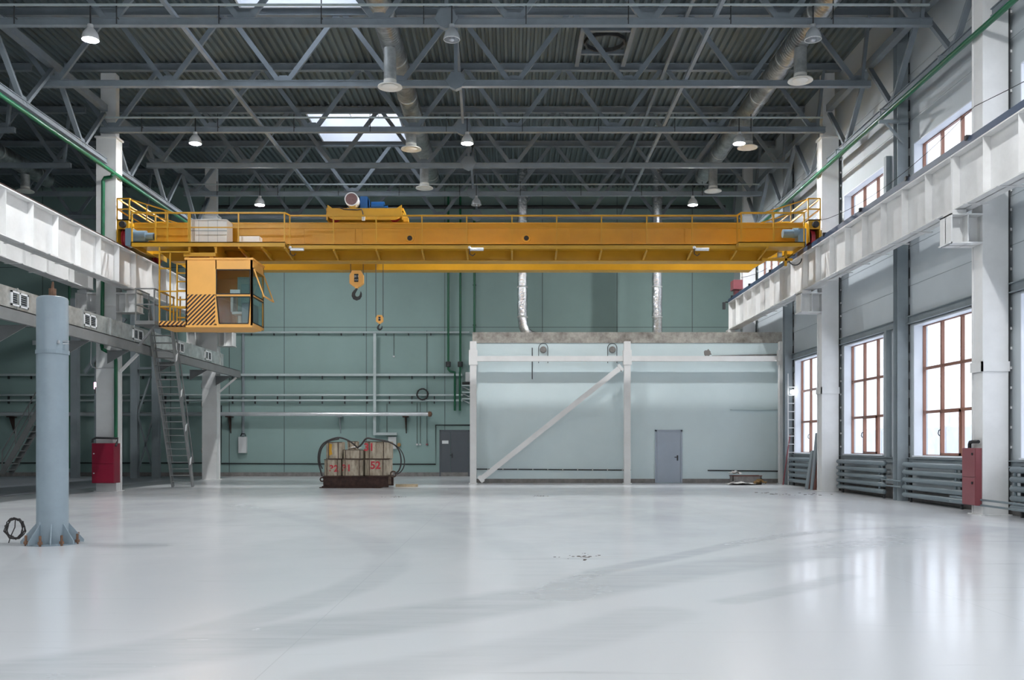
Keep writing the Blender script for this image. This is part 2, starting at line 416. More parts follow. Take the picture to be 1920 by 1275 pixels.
for y0, y1 in SKY:
    k += 1; root = bpy.data.objects.new('window_%d' % k, None); COL.objects.link(root); root['kind'] = 'structure'; root.location = ((SKX[0]+SKX[1])/2, (y0+y1)/2, ZD)
    b = MB(); h = .95; x0, x1 = SKX; t = .06
    b.box(x0-t, x0, y0-t, y1+t, ZD-.1, ZD+h); b.box(x1, x1+t, y0-t, y1+t, ZD-.1, ZD+h); b.box(x0, x1, y0-t, y0, ZD-.1, ZD+h); b.box(x0, x1, y1, y1+t, ZD-.1, ZD+h)
    b.build('skylight_shaft', M['reveal'], root)
    b = MB()
    for i in range(4): xx = x0+(x1-x0)*i/3; b.box(xx-.025, xx+.025, y0, y1, ZD+h-.06, ZD+h)
    for i in range(3): yy = y0+(y1-y0)*i/2; b.box(x0, x1, yy-.02, yy+.02, ZD+h-.05, ZD+h-.005)
    b.build('glazing_bar', M['white'], root)
    MB().box(x0, x1, y0, y1, ZD+h+.001, ZD+h+.01).build('skylight_pane', M['skyl'], root)

# outside, seen through the panes
MB().box(XW+.5, 70, -30, 75, -.4, -.3).build('ground_outside', M['snow'], kind='structure')
b = MB()
for i in range(30): y = -20+i*3.0; b.box(24, 24.14, y+.04, y+2.96, -.3, 2.55)
for i in range(31): y = -20+i*3.0; b.box(23.95, 24.2, y-.1, y+.1, -.3, 2.65)
tag(b.build('concrete_fence', M['fence']), 'pale concrete slab fence standing outside beyond the windows', 'fence')
def tree(x, y, h, seed, label):
    rd = random.Random(seed); b = MB()
    def br(p, d, ln, r, lv):
        q = p+d*ln*.5+Vector((rd.uniform(-.1,.1), rd.uniform(-.1,.1), .05))*ln*.4; e = q+(d+Vector((rd.uniform(-.2,.2), rd.uniform(-.2,.2), .1))).normalized()*ln*.5
        b.tube([p, q, e], [r, r*.8, r*.6], 5)
        if lv:
            for _ in range(3 if lv > 1 else 4): br(q.lerp(e, rd.random()), (d+Vector((rd.uniform(-1,1), rd.uniform(-1,1), rd.uniform(-.1,.6)))).normalized(), ln*rd.uniform(.5,.75), r*.5, lv-1)
    br(Vector((x,y,-.3)), Vector((rd.uniform(-.08,.08), rd.uniform(-.08,.08), 1)).normalized(), h*.5, .11, 4)
    tag(b.build('bare_tree', M['bark']), label, 'tree')
tree(27, 63, 10, 1, 'frosted bare tree outside, seen through the window nearest the red cabinet on the wall column')
tree(26, 56, 9, 2, 'thin bare tree outside, beside the grey wall column between the windows')
tree(28, 73, 11, 3, 'tall bare tree outside, seen through the window beside the far wall column')

# annexe, the small building inside the hall
YA = 38.7; ax0, ax1 = -1.6, XW; az = R(4.66)
b = MB(); b.box(ax0, ax1, YA, YA+.2, 0, R(4.22)); b.box(ax0, ax0+.2, YA+.2, YB, 0, R(4.22)); b.build('wall_annexe', M['annexe'], kind='structure')
b = MB(); b.box(ax0-.03, ax1, YA-.05, YB, R(4.22), az); b.build('trim_3', M['conc'], kind='structure')
dx0, dx1 = W(1228,0,YA).x, W(1279,0,YA).x
b = MB(); b.box(ax0, dx0, YA-.03, YA, 0, .17); b.box(dx1, ax1, YA-.03, YA, 0, .17); b.build('baseboard_annexe', M['plinth'], kind='structure')
def door(n, x0, x1, y, z1, m, leaves, hx):
    root = bpy.data.objects.new('door_%d' % n, None); COL.objects.link(root); root.location = ((x0+x1)/2, y, 0); root['kind'] = 'structure'
    b = MB(); t = .07; b.box(x0, x0+t, y-.05, y, 0, z1); b.box(x1-t, x1, y-.05, y, 0, z1); b.box(x0, x1, y-.05, y, z1-t, z1); b.build('door_frame', m, root)
    es = [x0+t]+leaves+[x1-t]
    for a, c in zip(es, es[1:]): MB().box(a+.008, c-.008, y-.035, y, .02, z1-t-.008).build('door_leaf', m, root, bevel=.004)
    b = MB(); b.box(hx-.03, hx+.03, y-.045, y-.035, .92, 1.14); b.tube([(hx, y-.04, 1.06), (hx, y-.09, 1.06), (hx-.13, y-.09, 1.06)], .016, 6); b.build('door_handle', M['dark'], root)
    return root
d1 = door(1, dx0, dx1, YA, 2.19, M['doorg'], [], W(1270,0,YA).x)
d2 = door(2, W(824,0,YB).x, W(880.5,0,YB).x, YB, 2.32, M['doord'], [W(845,0,YB).x], W(848,0,YB).x)
b = MB(); a, c = W(829,826,YB), W(841,832,YB); b.box(a.x, c.x, YB-.06, YB-.05, c.z, a.z); b.build('door_sign', M['sign'], d2)
# white portal frame in front of the annexe
YP = 38.0; pg = 'white portal frame in front of the annexe'
def pcol(x, label, zt):
    t = thing('portal_column', label, 'column', (x, YP, 0), pg); b = MB(); w = .13
    b.box(x-w, x+w, YP-.12, YP-.09, 0, zt); b.box(x-w, x+w, YP+.09, YP+.12, 0, zt); b.box(x-.1, x+.1, YP-.09, YP+.09, 0, zt); b.build('shaft', M['white'], t)
    b = MB(); b.box(x-.17, x+.17, YP-.16, YP+.16, 0, .03); b.build('base_plate', M['white'], t)
    b = MB(); z = R(3.4); b.box(x-.17, x+.17, YP-.15, YP-.12, z-.15, z+.45); b.box(x-.17, x+.17, YP+.12, YP+.15, z-.15, z+.45); b.build('connection_plate', M['white'], t)
    return t
pcol(-1.57, 'white steel column at the edge of the annexe beside the double door', R(4.2))
pcol(4.66, 'white steel column in the middle of the annexe front where the diagonal brace ends', R(4.2))
pcol(10.93, 'white steel column in the corner where the annexe meets the window wall', R(4.2))
zt, zb = R(3.61), R(3.40)
for x0, x1, lb in ((-1.445, 4.535, 'white horizontal beam above the diagonal brace on the annexe'), (4.825, 10.765, 'white horizontal beam above the single grey door of the annexe')):
    b = MB(); b.box(x0, x1, YP-.1, YP+.1, zb, zt); tag(b.build('tie_beam', M['white']), lb, 'beam', pg)
a, c = W(901,899,YP), W(1166,687,YP)
b = MB(); b.bar(a, c-(c-a).normalized()*.03, .16, .21); dg = tag(b.build('diagonal_brace', M['white']), 'white diagonal brace across the front of the annexe', 'brace', pg)
b = MB(); d = (c-a).normalized(); b.bar(c-d*.14, c-d*.02, .2, .30); b.bar(a-d*.05, a+d*.1, .2, .3); b.build('end_plate', M['white'], dg)
# small things on the annexe wall
def conduit(name, pts, r, m, label, cat, group=None, n=6):
    return tag(MB().tube(pts, r, n).build(name, M[m], smooth=True), label, cat, group)
y = YA-.055
b = MB().tube([W(893.5,879.5,y), W(1183,881.5,y)], .022, 6)
t = tag(b.build('black_conduit', M['black']), 'black conduit run low along the annexe under the diagonal brace', 'conduit')
b = MB()
for px in range(915,1180,28): q = W(px,880.5,y); b.box(q.x-.02,q.x+.02,YA-.085,YA-.035,q.z-.04,q.z+.04)
b.build('clip', M['cabinet'], t)
conduit('black_conduit', [W(1327,882,y), W(1475,883.5,y)], .022, 'black', 'black conduit run low along the annexe behind the debris tray', 'conduit')
conduit('hanging_conduit', [W(998,652,YA-.03), W(998,711,YA-.03)], .018, 'dark', 'thin dark vertical conduit high on the annexe wall', 'conduit')
for px, lb in ((1018.5, 'round bracket lamp high on the annexe near the thin vertical conduit'), (1148, 'round bracket lamp high on the annexe next to the middle white column')):
    q = W(px,656,YA); t = thing('wall_lamp', lb, 'lamp', (q.x, YA, q.z), 'bracket lamps on the annexe')
    MB().lathe([(0,-.16),(.11,-.14),(.14,-.06),(.14,0)], (q.x, YA, q.z), 'y', 16).build('lamp_head', M['plinth'], t, smooth=True)
    b = MB(); 
    for s in (-1,1): b.tube([(q.x+s*.19, YA-.02, q.z+.1), (q.x+s*.19, YA-.02, q.z-.55)], .012, 5)
    b.tube(arc((q.x, YA-.02, q.z+.08), .19, 0, 180, 8), .012, 5); b.build('bracket', M['dark'], t)
q = W(1414,768,YA); a = W(1458,768,YA).x
b = MB(); b.box(W(1369,0,YA).x, a, YA-.16, YA, q.z-.012, q.z+.006); b.box(W(1369,0,YA).x, a, YA-.012, YA, q.z-.06, q.z); tag(b.build('steel_ledge', M['annexe']), 'thin painted ledge on the annexe wall near the corner column', 'ledge')
b = MB(); q = W(1327,662,YA); rd = random.Random(3)
b.prism([(q.x+math.cos(t)*.16*rd.uniform(.6,1.2), q.z+math.sin(t)*.16*rd.uniform(.6,1.2)) for t in [i*.45 for i in range(14)]], 'y', YA-.006, YA-.001)
tag(b.build('plaster_patch', M['plinth']), 'rough bare patch in the annexe paint above the grey door', 'patch')
conduit('rusty_pipe', [W(1335,668,YA-.04), W(1462,665,YA-.04)], .03, 'plinth', 'thin grey-brown pipe along the annexe just over the white beam', 'pipe')

# ------------------------------------------------------------------ columns, crane runways
def icol(name, label, x0, x1, y, d, zt, brk, base, group, bat, x_in):
    t = thing(name, label, 'column', ((x0+x1)/2, y+d/2, 0), group); b = MB(); e = .03
    b.box(x0, x1, y, y+.035, .02, zt); b.box(x0, x1, y+d-.035, y+d, .02, zt)
    b.box(x0+e, x1-e, y+.035, y+d-.035, .02, zt); b.build('shaft', M['white'], t)
    b = MB(); b.box(x0-.06, x1+.06, y-.06, y+d+.06, 0, .02); b.box(x0-.04, x1+.04, y-.04, y+d+.04, zt, zt+.06); b.build('end_plate', M['white'], t)
    b = MB(); b.box(x0+.08, x1-.08, y+.16, y+d-.04, zt+.06, R(12.6)); b.build('upper_shaft', M['white'], t)
    for xa, xb in brk:                                     # crane brackets
        b = MB(); z0, z1 = R(4.48), R(5.14); sg = 1 if xb > xa else -1
        b.box(xa, xb, y-.02, y+d+.02, z1-.03, z1); b.box(xa, xb+sg*.04, y-.02, y+d+.02, z0, z0+.03); b.box(xa, xb, y+d/2-.015, y+d/2+.015, z0, z1)
        b.box(xb-sg*.03, xb, y-.02, y+d+.02, z0, z1)
        for f in (.45,): xx = xa+(xb-xa)*f; b.box(xx-.012, xx+.012, y, y+d, z0, z1)
        b.box(xb-sg*.36, xb-sg*.05, y+.02, y+d-.02, z1, R(5.235)); b.build('crane_bracket', M['white'], t)
    for z in bat: MB().box(x0-.035, x1+.02, y-.03, y+.01, z-.11, z+.11).box(x0-.035, x0, y-.03, y+d, z-.11, z+.11).build('batten', M['white'], t)
    return t
cg = 'white steel columns along the window wall'
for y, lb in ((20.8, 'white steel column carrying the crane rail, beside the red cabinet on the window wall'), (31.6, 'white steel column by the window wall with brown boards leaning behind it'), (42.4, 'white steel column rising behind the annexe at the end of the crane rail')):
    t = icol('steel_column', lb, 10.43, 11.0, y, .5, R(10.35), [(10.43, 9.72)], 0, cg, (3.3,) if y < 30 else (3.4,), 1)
    b = MB()
    for i in range(26):
        z = .6+i*.44; b.box(11.0, 11.11, y+.05, y+.12, z, z+.06)
    b.build('tie_strap', M['white'], t)
    MB().box(11.01, 11.05, y+.02, y+.06, .3, R(10.3)).build('shadow_gap_strip', M['dark'], t)  # dark strip stands in for the shade between column and wall
lg = 'white steel columns between the main hall and the side bay'
for y, lb in ((31.6, 'white steel column between the bays with a red cabinet and a green pipe on it'), (42.4, 'white steel column between the bays, at the far end of the overhead duct')):
    icol('steel_column', lb, -14.0, -13.33, y, .5, R(10.35), [(-13.33, -12.62), (-14.0, -14.7)], 0, lg, (1.32, 3.4, 4.25), 1)
gg = 'grey posts of the window wall'
for y, lb in ((26.2, 'blue-grey steel post in the window wall between the two big windows'), (37.0, 'blue-grey steel post in the corner above the annexe')):
    b = MB(); x0, x1 = 10.76, 11.06
    b.box(x0, x1, y, y+.02, 0, R(12.5)); b.box(x0, x1, y+.28, y+.3, 0, R(12.5)); b.box((x0+x1)/2-.01, (x0+x1)/2+.01, y+.02, y+.28, 0, R(12.5))
    t = tag(b.build('wall_post', M['midgrey']), lb, 'post', gg)
    b = MB()
    for i in range(24): z = .5+i*.52; b.box(x1, XW-.005, y+.02, y+.08, z, z+.3)
    b.build('tie_strap', M['dark'], t)
for z0, z1, lb in ((LZ[0]-.05, LZ[1]+.06, 'slim grey post beside the lower window next to the far wall column'), (UZ[0]-.3, UZ[1]+.15, 'slim grey post beside the upper window next to the far wall column')):
    tag(MB().box(10.96, XW-.002, 27.5, 27.66, z0, z1).build('window_post', M['midgrey']), lb, 'post', gg)
b = MB(); q = R(9.0); b.box(10.76, 10.98, 26.0, 26.19, q-.05, q+.05); b.bar((10.35,26.1,q),(10.9,26.1,q-.6),.06); b.box(10.2,10.9,26.05,26.15,q-.04,q+.04)
tag(b.build('pipe_bracket', M['midgrey']), 'grey triangular bracket holding the green pipe at the grey post', 'bracket')

def runway(label, xc, hw, y0, y1, joint, cat_group, sg):
    t = thing('crane_runway_beam', label, 'beam', (xc, (y0+y1)/2, R(5.24)), cat_group); zt, zb = R(6.5), R(5.25)
    b = MB(); b.box(xc-hw, xc+hw, y0, y1, zt-.03, zt); b.box(xc-hw, xc+hw, y0, y1, zb, zb+.035); b.box(xc-.012, xc+.012, y0, y1, zb, zt)
    for e in (y0, y1-.03): b.box(xc-hw*.9, xc+hw*.9, e, e+.03, zb, zt)
    b.build('girder', M['beamw'], t)
    n = max(2, round((y1-y0)/1.36))
    for i in range(1, n):
        y = y0+(y1-y0)*i/n; b = MB()
        b.prism([(xc-hw*.88,zt-.03),(xc-hw*.88,zb+.035),(xc+hw*.88,zb+.035),(xc+hw*.88,zt-.03)], 'y', y-.007, y+.007); b.build('stiffener', M['beamw'], t)
    for i in range(n): y = y0+(y1-y0)*(i+.5)/n; MB().box(xc-hw-.05, xc+hw+.1, y-.03, y+.03, zb-.02, zb).build('clamp_plate', M['beamw'], t)
    return t
rg_ = 'crane runway beams'
XR, XLA, XLB = 10.04, -12.92, -14.38
runway('white crane runway beam closest to the camera along the window wall', XR, .2, 10.0, 21.05, 0, rg_, -1)
runway('white crane runway beam on the window wall, middle length, under the end of the crane', XR, .2, 21.07, 31.85, 0, rg_, -1)
runway('white crane runway beam beyond the crane, ending above the annexe', XR, .2, 31.87, 42.75, 0, rg_, -1)
runway('white crane runway beam beside the side bay, in front of the operator cab', XLA, .2, 10.0, 31.83, 0, rg_, 1)
runway('white crane runway beam behind the operator cab', XLA, .2, 31.85, 42.75, 0, rg_, 1)
runway('dull white runway beam of the side bay, lower and behind the bright one', XLB, .2, 10.0, 31.83, 0, rg_, 1)
for x, lb in ((XR, 'crane rail on top of the runway beam along the window wall'), (XLA, 'crane rail on top of the runway beam beside the side bay')):
    b = MB(); z = R(6.5); b.box(x-.06, x+.06, 10, 42.7, z, z+.03); b.box(x-.02, x+.02, 10, 42.7, z+.03, z+.08); b.box(x-.035, x+.035, 10, 42.7, z+.08, z+.12)
    t = tag(b.build('crane_rail', M['rust']), lb, 'rail', 'crane rails'); b = MB()
    for i in range(66): y = 10.3+i*.5; b.box(x-.12, x+.12, y-.03, y+.03, z, z+.035)
    b.build('rail_clip', M['dark'], t)
b = MB(); b.box(XR-.205, XR-.13, 10, 42.75, R(6.50), R(6.62)); b.box(XR-.19, XR-.15, 10, 42.75, R(6.62), R(6.66))
t = tag(b.build('conductor_bar', M['navy']), 'dark blue conductor bar along the runway beam on the window side', 'bar')
for i in range(11): y = 11+i*3.1; MB().box(XR-.24, XR-.12, y-.05, y+.05, R(6.6), R(6.70)).build('insulator', M['black'], t)
t = thing('rail_end_stop', 'red buffer stop at the far end of the crane rail above the annexe', 'buffer', (XR, 41.9, R(6.62)))
MB().box(XR-.09, XR+.09, 41.9, 42.2, R(6.62), R(6.94)).build('stem', M['redr'], t); MB().box(XR-.2, XR+.22, 41.7, 42.3, R(6.94), R(7.36)).build('buffer_head', M['redr'], t, bevel=.01)
a = W(1357,568,42.9); b = MB(); b.box(XR-.3, XR+.0, 42.8, 42.9, a.z, a.z+.05); b.box(a.x-.06, a.x+.06, 42.8, 42.92, a.z-.3, a.z+.02)
tag(b.build('limit_switch_arm', M['dark']), 'small black limit switch arm at the end of the rail', 'switch')

# ------------------------------------------------------------------ roof steel
TY = [23.6, 27.62, 31.64, 35.66, 39.68, 43.7]; ZB, ZT = R(10.54), R(12.62)
def truss(label, y, x0, x1, n0, pitch, n, group, centre=None, ends=(0,0), name='roof_truss'):
    t = thing(name, label, 'truss', ((x0+x1)/2, y, ZB), group); w = .085
    b = MB(); b.box(x0, x1, y-w, y+w, ZB+.165, ZB+.18); b.box(x0, x1, y-w, y+w, ZB, ZB+.015); b.box(x0, x1, y-.05, y+.05, ZB+.015, ZB+.165); b.build('bottom_chord', M['grey'], t)
    b = MB(); b.box(x0-1.2*ends[0], x1+.55*ends[1], y-.1, y+.1, ZT, ZT+.02); b.box(x0-1.2*ends[0], x1+.55*ends[1], y-.1, y+.1, ZT+.21, ZT+.23); b.box(x0-1.2*ends[0], x1+.55*ends[1], y-.05, y+.05, ZT+.02, ZT+.21); b.build('top_chord', M['grey'], t)
    zb, zt = ZB+.1, ZT+.1
    for i in range(n):
        xb = n0+pitch*i
        if i < n-1:
            MB().bar((xb+.08,y,zb),(xb+pitch/2-.06,y,zt),.09,.14).build('diagonal', M['grey'], t)
            MB().bar((xb+pitch/2+.06,y,zt),(xb+pitch-.08,y,zb),.09,.14).build('diagonal', M['grey'], t)
        elif ends[1]: MB().bar((xb+.08,y,zb),(xb+pitch*.09,y,zt),.09,.12).build('diagonal', M['grey'], t)
        if i == 0 and ends[0]: MB().bar((xb-.08,y,zb),(xb-pitch*.46,y,zt),.09,.14).build('diagonal', M['grey'], t)
        q = MB(); q.prism([(xb-.22,ZB+.15),(xb+.22,ZB+.15),(xb+.12,ZB+.34),(xb-.12,ZB+.34)], 'y', y-.012, y+.012); q.build('gusset', M['grey'], t)
    if centre is not None:
        MB().bar((centre,y,ZB+.1),(centre,y,ZT+.1),.1,.09).build('centre_post', M['grey'], t)
        q = MB(); q.prism([(centre-.3,ZB+.16),(centre-.16,ZB-.03),(centre,ZB-.1),(centre+.16,ZB-.03),(centre+.3,ZB+.16),(centre+.14,ZB+.42),(centre-.14,ZB+.42)], 'y', y-.092, y+.092); q.build('splice_plate', M['grey'], t)
    return t
tg = 'roof trusses over the main hall'
TL = ['closest roof truss, at the top of the view, with a lit lamp under one end', 'second roof truss, without lamps, near the two largest duct outlets',
      'third roof truss, carrying three lit lamps, in line with the crane column', 'fourth roof truss, without lamps, beyond the far skylight edge and above the crane',
      'fifth roof truss, low over the crane trolley with two lit lamps', 'sixth roof truss, farthest, half hidden behind the crane railing']
for y, lb in zip(TY, TL): truss(lb, y, -13.87, 10.55, -13.5, 3.386, 8, tg, -1.65, (1,1))
SL = ['second', 'third', 'fourth', 'fifth', 'sixth']
for y, w in zip(TY, ['first']+SL): truss(f'{w} dark roof truss over the side bay, counted from the front', y, -30.5, -16.75, -30.1, 3.25, 5, 'roof trusses over the side bay', None, (0,1))
# lengthwise trusses on the column lines
def jack(label, x, y0, group):               # y0 is the column line, members stop at the column faces
    t = thing('lengthwise_truss', label, 'truss', (x, y0+5.4, R(9.45)), group); ya, yb_ = y0+.46, y0+10.64; zb, zt = R(9.45), R(11.2); P = 10.8/3
    b = MB(); b.box(x-.1, x+.1, ya, yb_, zb, zb+.02); b.box(x-.1, x+.1, ya, yb_, zb+.15, zb+.17); b.box(x-.06, x+.06, ya, yb_, zb+.02, zb+.15); b.build('bottom_chord', M['grey'], t)
    b = MB(); b.box(x-.1, x+.1, ya, yb_, zt, zt+.22); b.build('top_chord', M['grey'], t)
    for i in range(3):
        yb = y0+P*(i+.5)
        for q in (-1, 1):
            f = .76 if (i, q) == (0, -1) else .92 if (i, q) == (2, 1) else 1
            MB().bar((x, yb+q*.06, zb+.1), (x, yb+q*(P/2-.08)*f, zb+.1+(zt-zb-.05)*f), .09, .14, (1,0,0)).build('diagonal', M['grey'], t)
        MB().prism([(yb-.25,zb+.13),(yb+.25,zb+.13),(yb+.12,zb+.32),(yb-.12,zb+.32)], 'x', x-.012, x+.012).build('gusset', M['grey'], t)
    return t
jg = 'lengthwise trusses on the column lines'
for y0, lb in ((10.05,'grey lengthwise truss over the window wall, closest bay'), (20.85,'grey lengthwise truss above the upper windows, middle bay'), (31.65,'grey lengthwise truss over the window wall in the far bay')): jack(lb, 10.64, y0, jg)
for y0, lb in ((10.05,'dark lengthwise truss over the side bay edge, closest bay'), (20.85,'dark lengthwise truss ending at the column with the red cabinet'), (31.65,'dark lengthwise truss between the bays behind the crane end')): jack(lb, -13.66, y0, jg)
# lengthwise ties
for x, z, lb in ((-8.45, ZB+.18+.05, 'lengthwise tie tube under the roof near the far skylight'), (5.1, ZB+.18+.05, 'lengthwise tie tube lying on the trusses between the two lit lamps'), (5.1, ZT-.06, 'upper lengthwise tie tube below the roof deck')):
    tag(MB().bar((x, 19, z), (x, 44, z), .1).build('tie_tube', M['grey']), lb, 'tie', 'lengthwise roof ties')
for i, (ya, yb) in enumerate(zip(TY[1:], TY[2:])):
    if i % 2: continue
    b = MB(); b.bar((-1.65, ya+.1, ZB+.25), (-1.65, yb-.1, ZT), .08); b.bar((-1.65, ya+.1, ZT-.05), (-1.65, yb-.1, ZB+.3), .08)
    tag(b.build('sway_brace', M['grey']), ['crossed sway brace between the second and third trusses at mid span', '', 'crossed sway brace between the fourth and fifth trusses at mid span'][i], 'brace', 'sway braces')
# roof fan opening frame
t = thing('roof_opening_frame', 'square steel frame with a round collar under the roof deck', 'frame', (2.95, 29.6, ZT)); z0, z1 = ZT+.1, ZD+.01
for x in (2.17, 3.72): MB().box(x-.07, x+.07, 27.75, 31.5, z0-.02, z1).build('side_beam', M['grey'], t)
for y in (28.9, 30.6): MB().box(2.24, 3.65, y-.06, y+.06, z0+.02, z1).build('cross_beam', M['grey'], t)
MB().lathe([(.66,0),(.66,.12),(.6,.12),(.6,0),(.66,0)], (2.945,29.75,z0), 'z', 12).build('collar', M['dark'], t)

# lamps on their conduits
for y, lb in ((TY[0], 'closest truss'), (TY[2], 'third truss'), (TY[4], 'fifth truss over the trolley')):
    yc = y-.22; z = R(10.97); t = thing('lighting_conduit', 'thin pale conduit carrying lamps along the '+lb, 'conduit', (-1.6, yc, z), 'lighting conduits')
    MB().box(-13.8, 10.4, yc-.022, yc+.022, z-.025, z+.025).build('trunking', M['railm'], t)
    for i in range(9): x = -12.4+i*2.55; MB().box(x-.012, x+.012, yc-.012, yc+.012, R(10.5), z+.12).box(x-.012, x+.012, yc, y-.086, R(10.68)-.012, R(10.68)).build('hanger', M['dark'], t)
def lamp(label, x, y, lit, group):
    yc = y-.22; z = R(10.1); t = thing('high_bay_lamp', label, 'lamp', (x, yc, z), group)
    MB().lathe([(.21,0),(.205,.06),(.18,.16),(.11,.26),(.07,.30),(.07,.38),(.0,.40)], (x,yc,z), 'z', 20).build('reflector', M['silver'] if not lit else M['cabinet'], t, smooth=True)
    MB().lathe([(.0,-.05),(.045,-.04),(.068,-.01),(.07,.13)], (x,yc,z), 'z', 14).build('lamp_burner', M['lit'] if lit else M['bulb'], t)
    MB().lathe([(.205,.005),(.198,.06),(.172,.155),(.09,.155)], (x,yc,z), 'z', 20).build('reflector_lining', M['glow'] if lit else M['silver'], t, smooth=True)  # lit lining emits weakly, standing in for burner light it would reflect
    MB().tube([(x+math.cos(a)*.2,yc+math.sin(a)*.2,z+.004) for a in [i*math.pi/12 for i in range(24)]], .012, 5, True).build('rim', M['cabinet'], t)
    b = MB(); b.box(x-.015, x+.015, yc-.015, yc+.015, z+.4, R(10.96)); b.build('stem', M['dark'], t)
    return t
lamps = [('lit lamp under the closest truss at the corner of the roof', -10.5, 0, 1), ('unlit lamp at mid span of the closest truss', -1.5, 0, 0), ('unlit lamp beside the window side duct on the closest truss', 7.5, 0, 0),
 ('lit lamp under the third truss, on the side bay side', -10.6, 2, 1), ('lit lamp at mid span of the third truss', -1.5, 2, 1), ('lit lamp beside a duct outlet on the third truss', 7.6, 2, 1),
 ('lit lamp over the white electrical cabinet of the crane', -10.6, 4, 1), ('unlit lamp at mid span of the fifth truss', -1.5, 4, 0), ('lit lamp far back beside the last duct outlet', 7.6, 4, 1)]
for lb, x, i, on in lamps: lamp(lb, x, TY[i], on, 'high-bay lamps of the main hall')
for y in (15.56, -.52, -8.5):  # lamp rows out of view, added to light the hall
    for x in (-10.5, -1.5, 7.5): lamp('unseen lit lamp added to light the hall from near the viewpoint', x, y, 1, 'unseen lamps added near the viewpoint')

# air ducts
def spiral(label, x, r, z, y0, y1):
    t = thing('spiral_duct', label, 'duct', (x, (y0+y1)/2, z), 'spiral ducts under the roof')
    MB().tube([(x,y0,z),(x,y1,z)], r, 28).build('duct_tube', M['spiral'], t, smooth=True)
    b = MB(); y = y0
    while y < y1: b.tube([(x+r*1.003*math.cos(a), y+a/6.283*.14, z+r*1.003*math.sin(a)) for a in [i*6.283/20 for i in range(21)]], .006, 3); y += .14
    b.build('seam', M['spiral'], t)
    for yy in [y0+3*i for i in range(int((y1-y0)/3)+1)]: MB().lathe([(r,0),(r+.02,.01),(r+.02,.07),(r,.08)], (x,yy,z), 'y', 28).build('coupling', M['galv'], t)
def outlet(label, x, y, zt, zb, group='round duct outlets'):
    t = thing('duct_outlet', label, 'outlet', (x, y, zb), group)
    MB().lathe([(.18,zt-zb),(.18,.14)], (x,y,zb), 'z', 24, cap0=True).build('drop_tube', M['galv'], t, smooth=True)
    MB().lathe([(.185,.2),(.185,.12),(.21,.10),(.345,.03),(.35,.0),(.30,.0),(.19,.05),(.0,.05)], (x,y,zb), 'z', 32).build('diffuser', M['diff'], t, smooth=True)
    MB().lathe([(.0,-.02),(.16,-.015),(.22,.02),(.2,.03),(.0,.03)], (x,y,zb), 'z', 24).build('diffuser_cone', M['diff'], t, smooth=True)
spiral('long spiral duct under the roof beside the skylights', -3.47, .32, R(11.6), 19, 40.5)
spiral('long spiral duct under the roof toward the window wall', 8.2, .32, R(11.6), 19, 40.5)
for y, w in ((26.7,'closest'), (32.3,'middle'), (37.2,'last')): outlet(f'round duct outlet on the duct by the skylights, {w} of its row', -3.47, y, R(11.283), R(10.18))
for y, w in ((26.7,'closest'), (32.7,'middle'), (38.3,'last')): outlet(f'round duct outlet on the window side duct, {w} of its row', 8.2, y, R(11.283), R(10.36))
outlet('dim round duct outlet hanging in the side bay above the runway beam', -20.3, 39.15, R(11.283), R(10.58))
spiral('dim spiral duct under the roof of the side bay', -20.3, .32, R(11.6), 19, 41)
for px, lb, elbow in ((979.5, 'crumpled foil duct with an elbow, rising from the annexe roof', True), (1232, 'straight crumpled foil duct rising from the annexe roof', False)):
    Y = 42.2; x = W(px,0,Y).x; rd = random.Random(px); pts = []; rr = []
    if elbow: base = [(x+1.05,Y,az+.19),(x+.85,Y,az+.2),(x+.6,Y,az+.22),(x+.35,Y,az+.3),(x+.14,Y,az+.47),(x+.03,Y,az+.7),(x,Y,az+1.0)]
    else: base = [(x,Y,az),(x,Y,az+1.0)]
    z = az+1.2
    while z < ZD-.1: base.append((x,Y,z)); z += .22
    for q in base: pts.append((q[0]+rd.uniform(-.008,.008), q[1], q[2])); rr.append(.225+rd.uniform(-.012,.012))
    t = thing('foil_duct', lb, 'duct', (x, Y, az), 'foil ducts at the back'); MB().tube(pts, rr, 20).build('duct_tube', M['foil'], t, smooth=True)
    for i in range(6): MB().lathe([(.236,-.03),(.242,0),(.236,.03)], (x,Y,az+1.1+i*1.35), 'z', 24).build('tape_band', M['galv'], t, smooth=True)

# green pipes
def pipe(label, pts, r, m='green', group='green pipes', name='green_pipe', cat='pipe'):
    return tag(MB().tube(pts, r, 10).build(name, M[m], smooth=True), label, cat, group)
t = pipe('long green pipe under the lengthwise truss along the window wall', [(10.355,10,R(9.18)),(10.355,43,R(9.18))], .065)
for i in range(9): y = 12+i*3.6; MB().box(10.34,10.37,y-.02,y+.02,R(9.24),R(9.46)).box(10.34,10.54,y-.02,y+.02,R(9.43),R(9.46)).build('pipe_hanger', M['midgrey'], t)
pipe('long green pipe under the lengthwise truss beside the side bay', [(-13.27,10,R(9.08)),(-13.27,43,R(9.08))], .065)
Y = 31.4
pts = [(-13.27,31.2,R(9.02)),(-13.4,Y,R(8.98)),(-13.62,Y,R(8.95)),(-13.68,Y,R(8.85)),(-13.69,Y,R(7.0)),(-13.69,Y,R(5.6)),(-13.72,Y,R(3.35)),(-13.70,Y,R(3.22)),(-13.55,Y,R(3.14)),(-13.36,Y,R(3.10)),(-13.27,Y,R(2.98)),(-13.25,Y,R(2.8)),(-13.25,Y,R(.2))]
pipe('green drop pipe jogging down the column with the red cabinet', pts, .06)
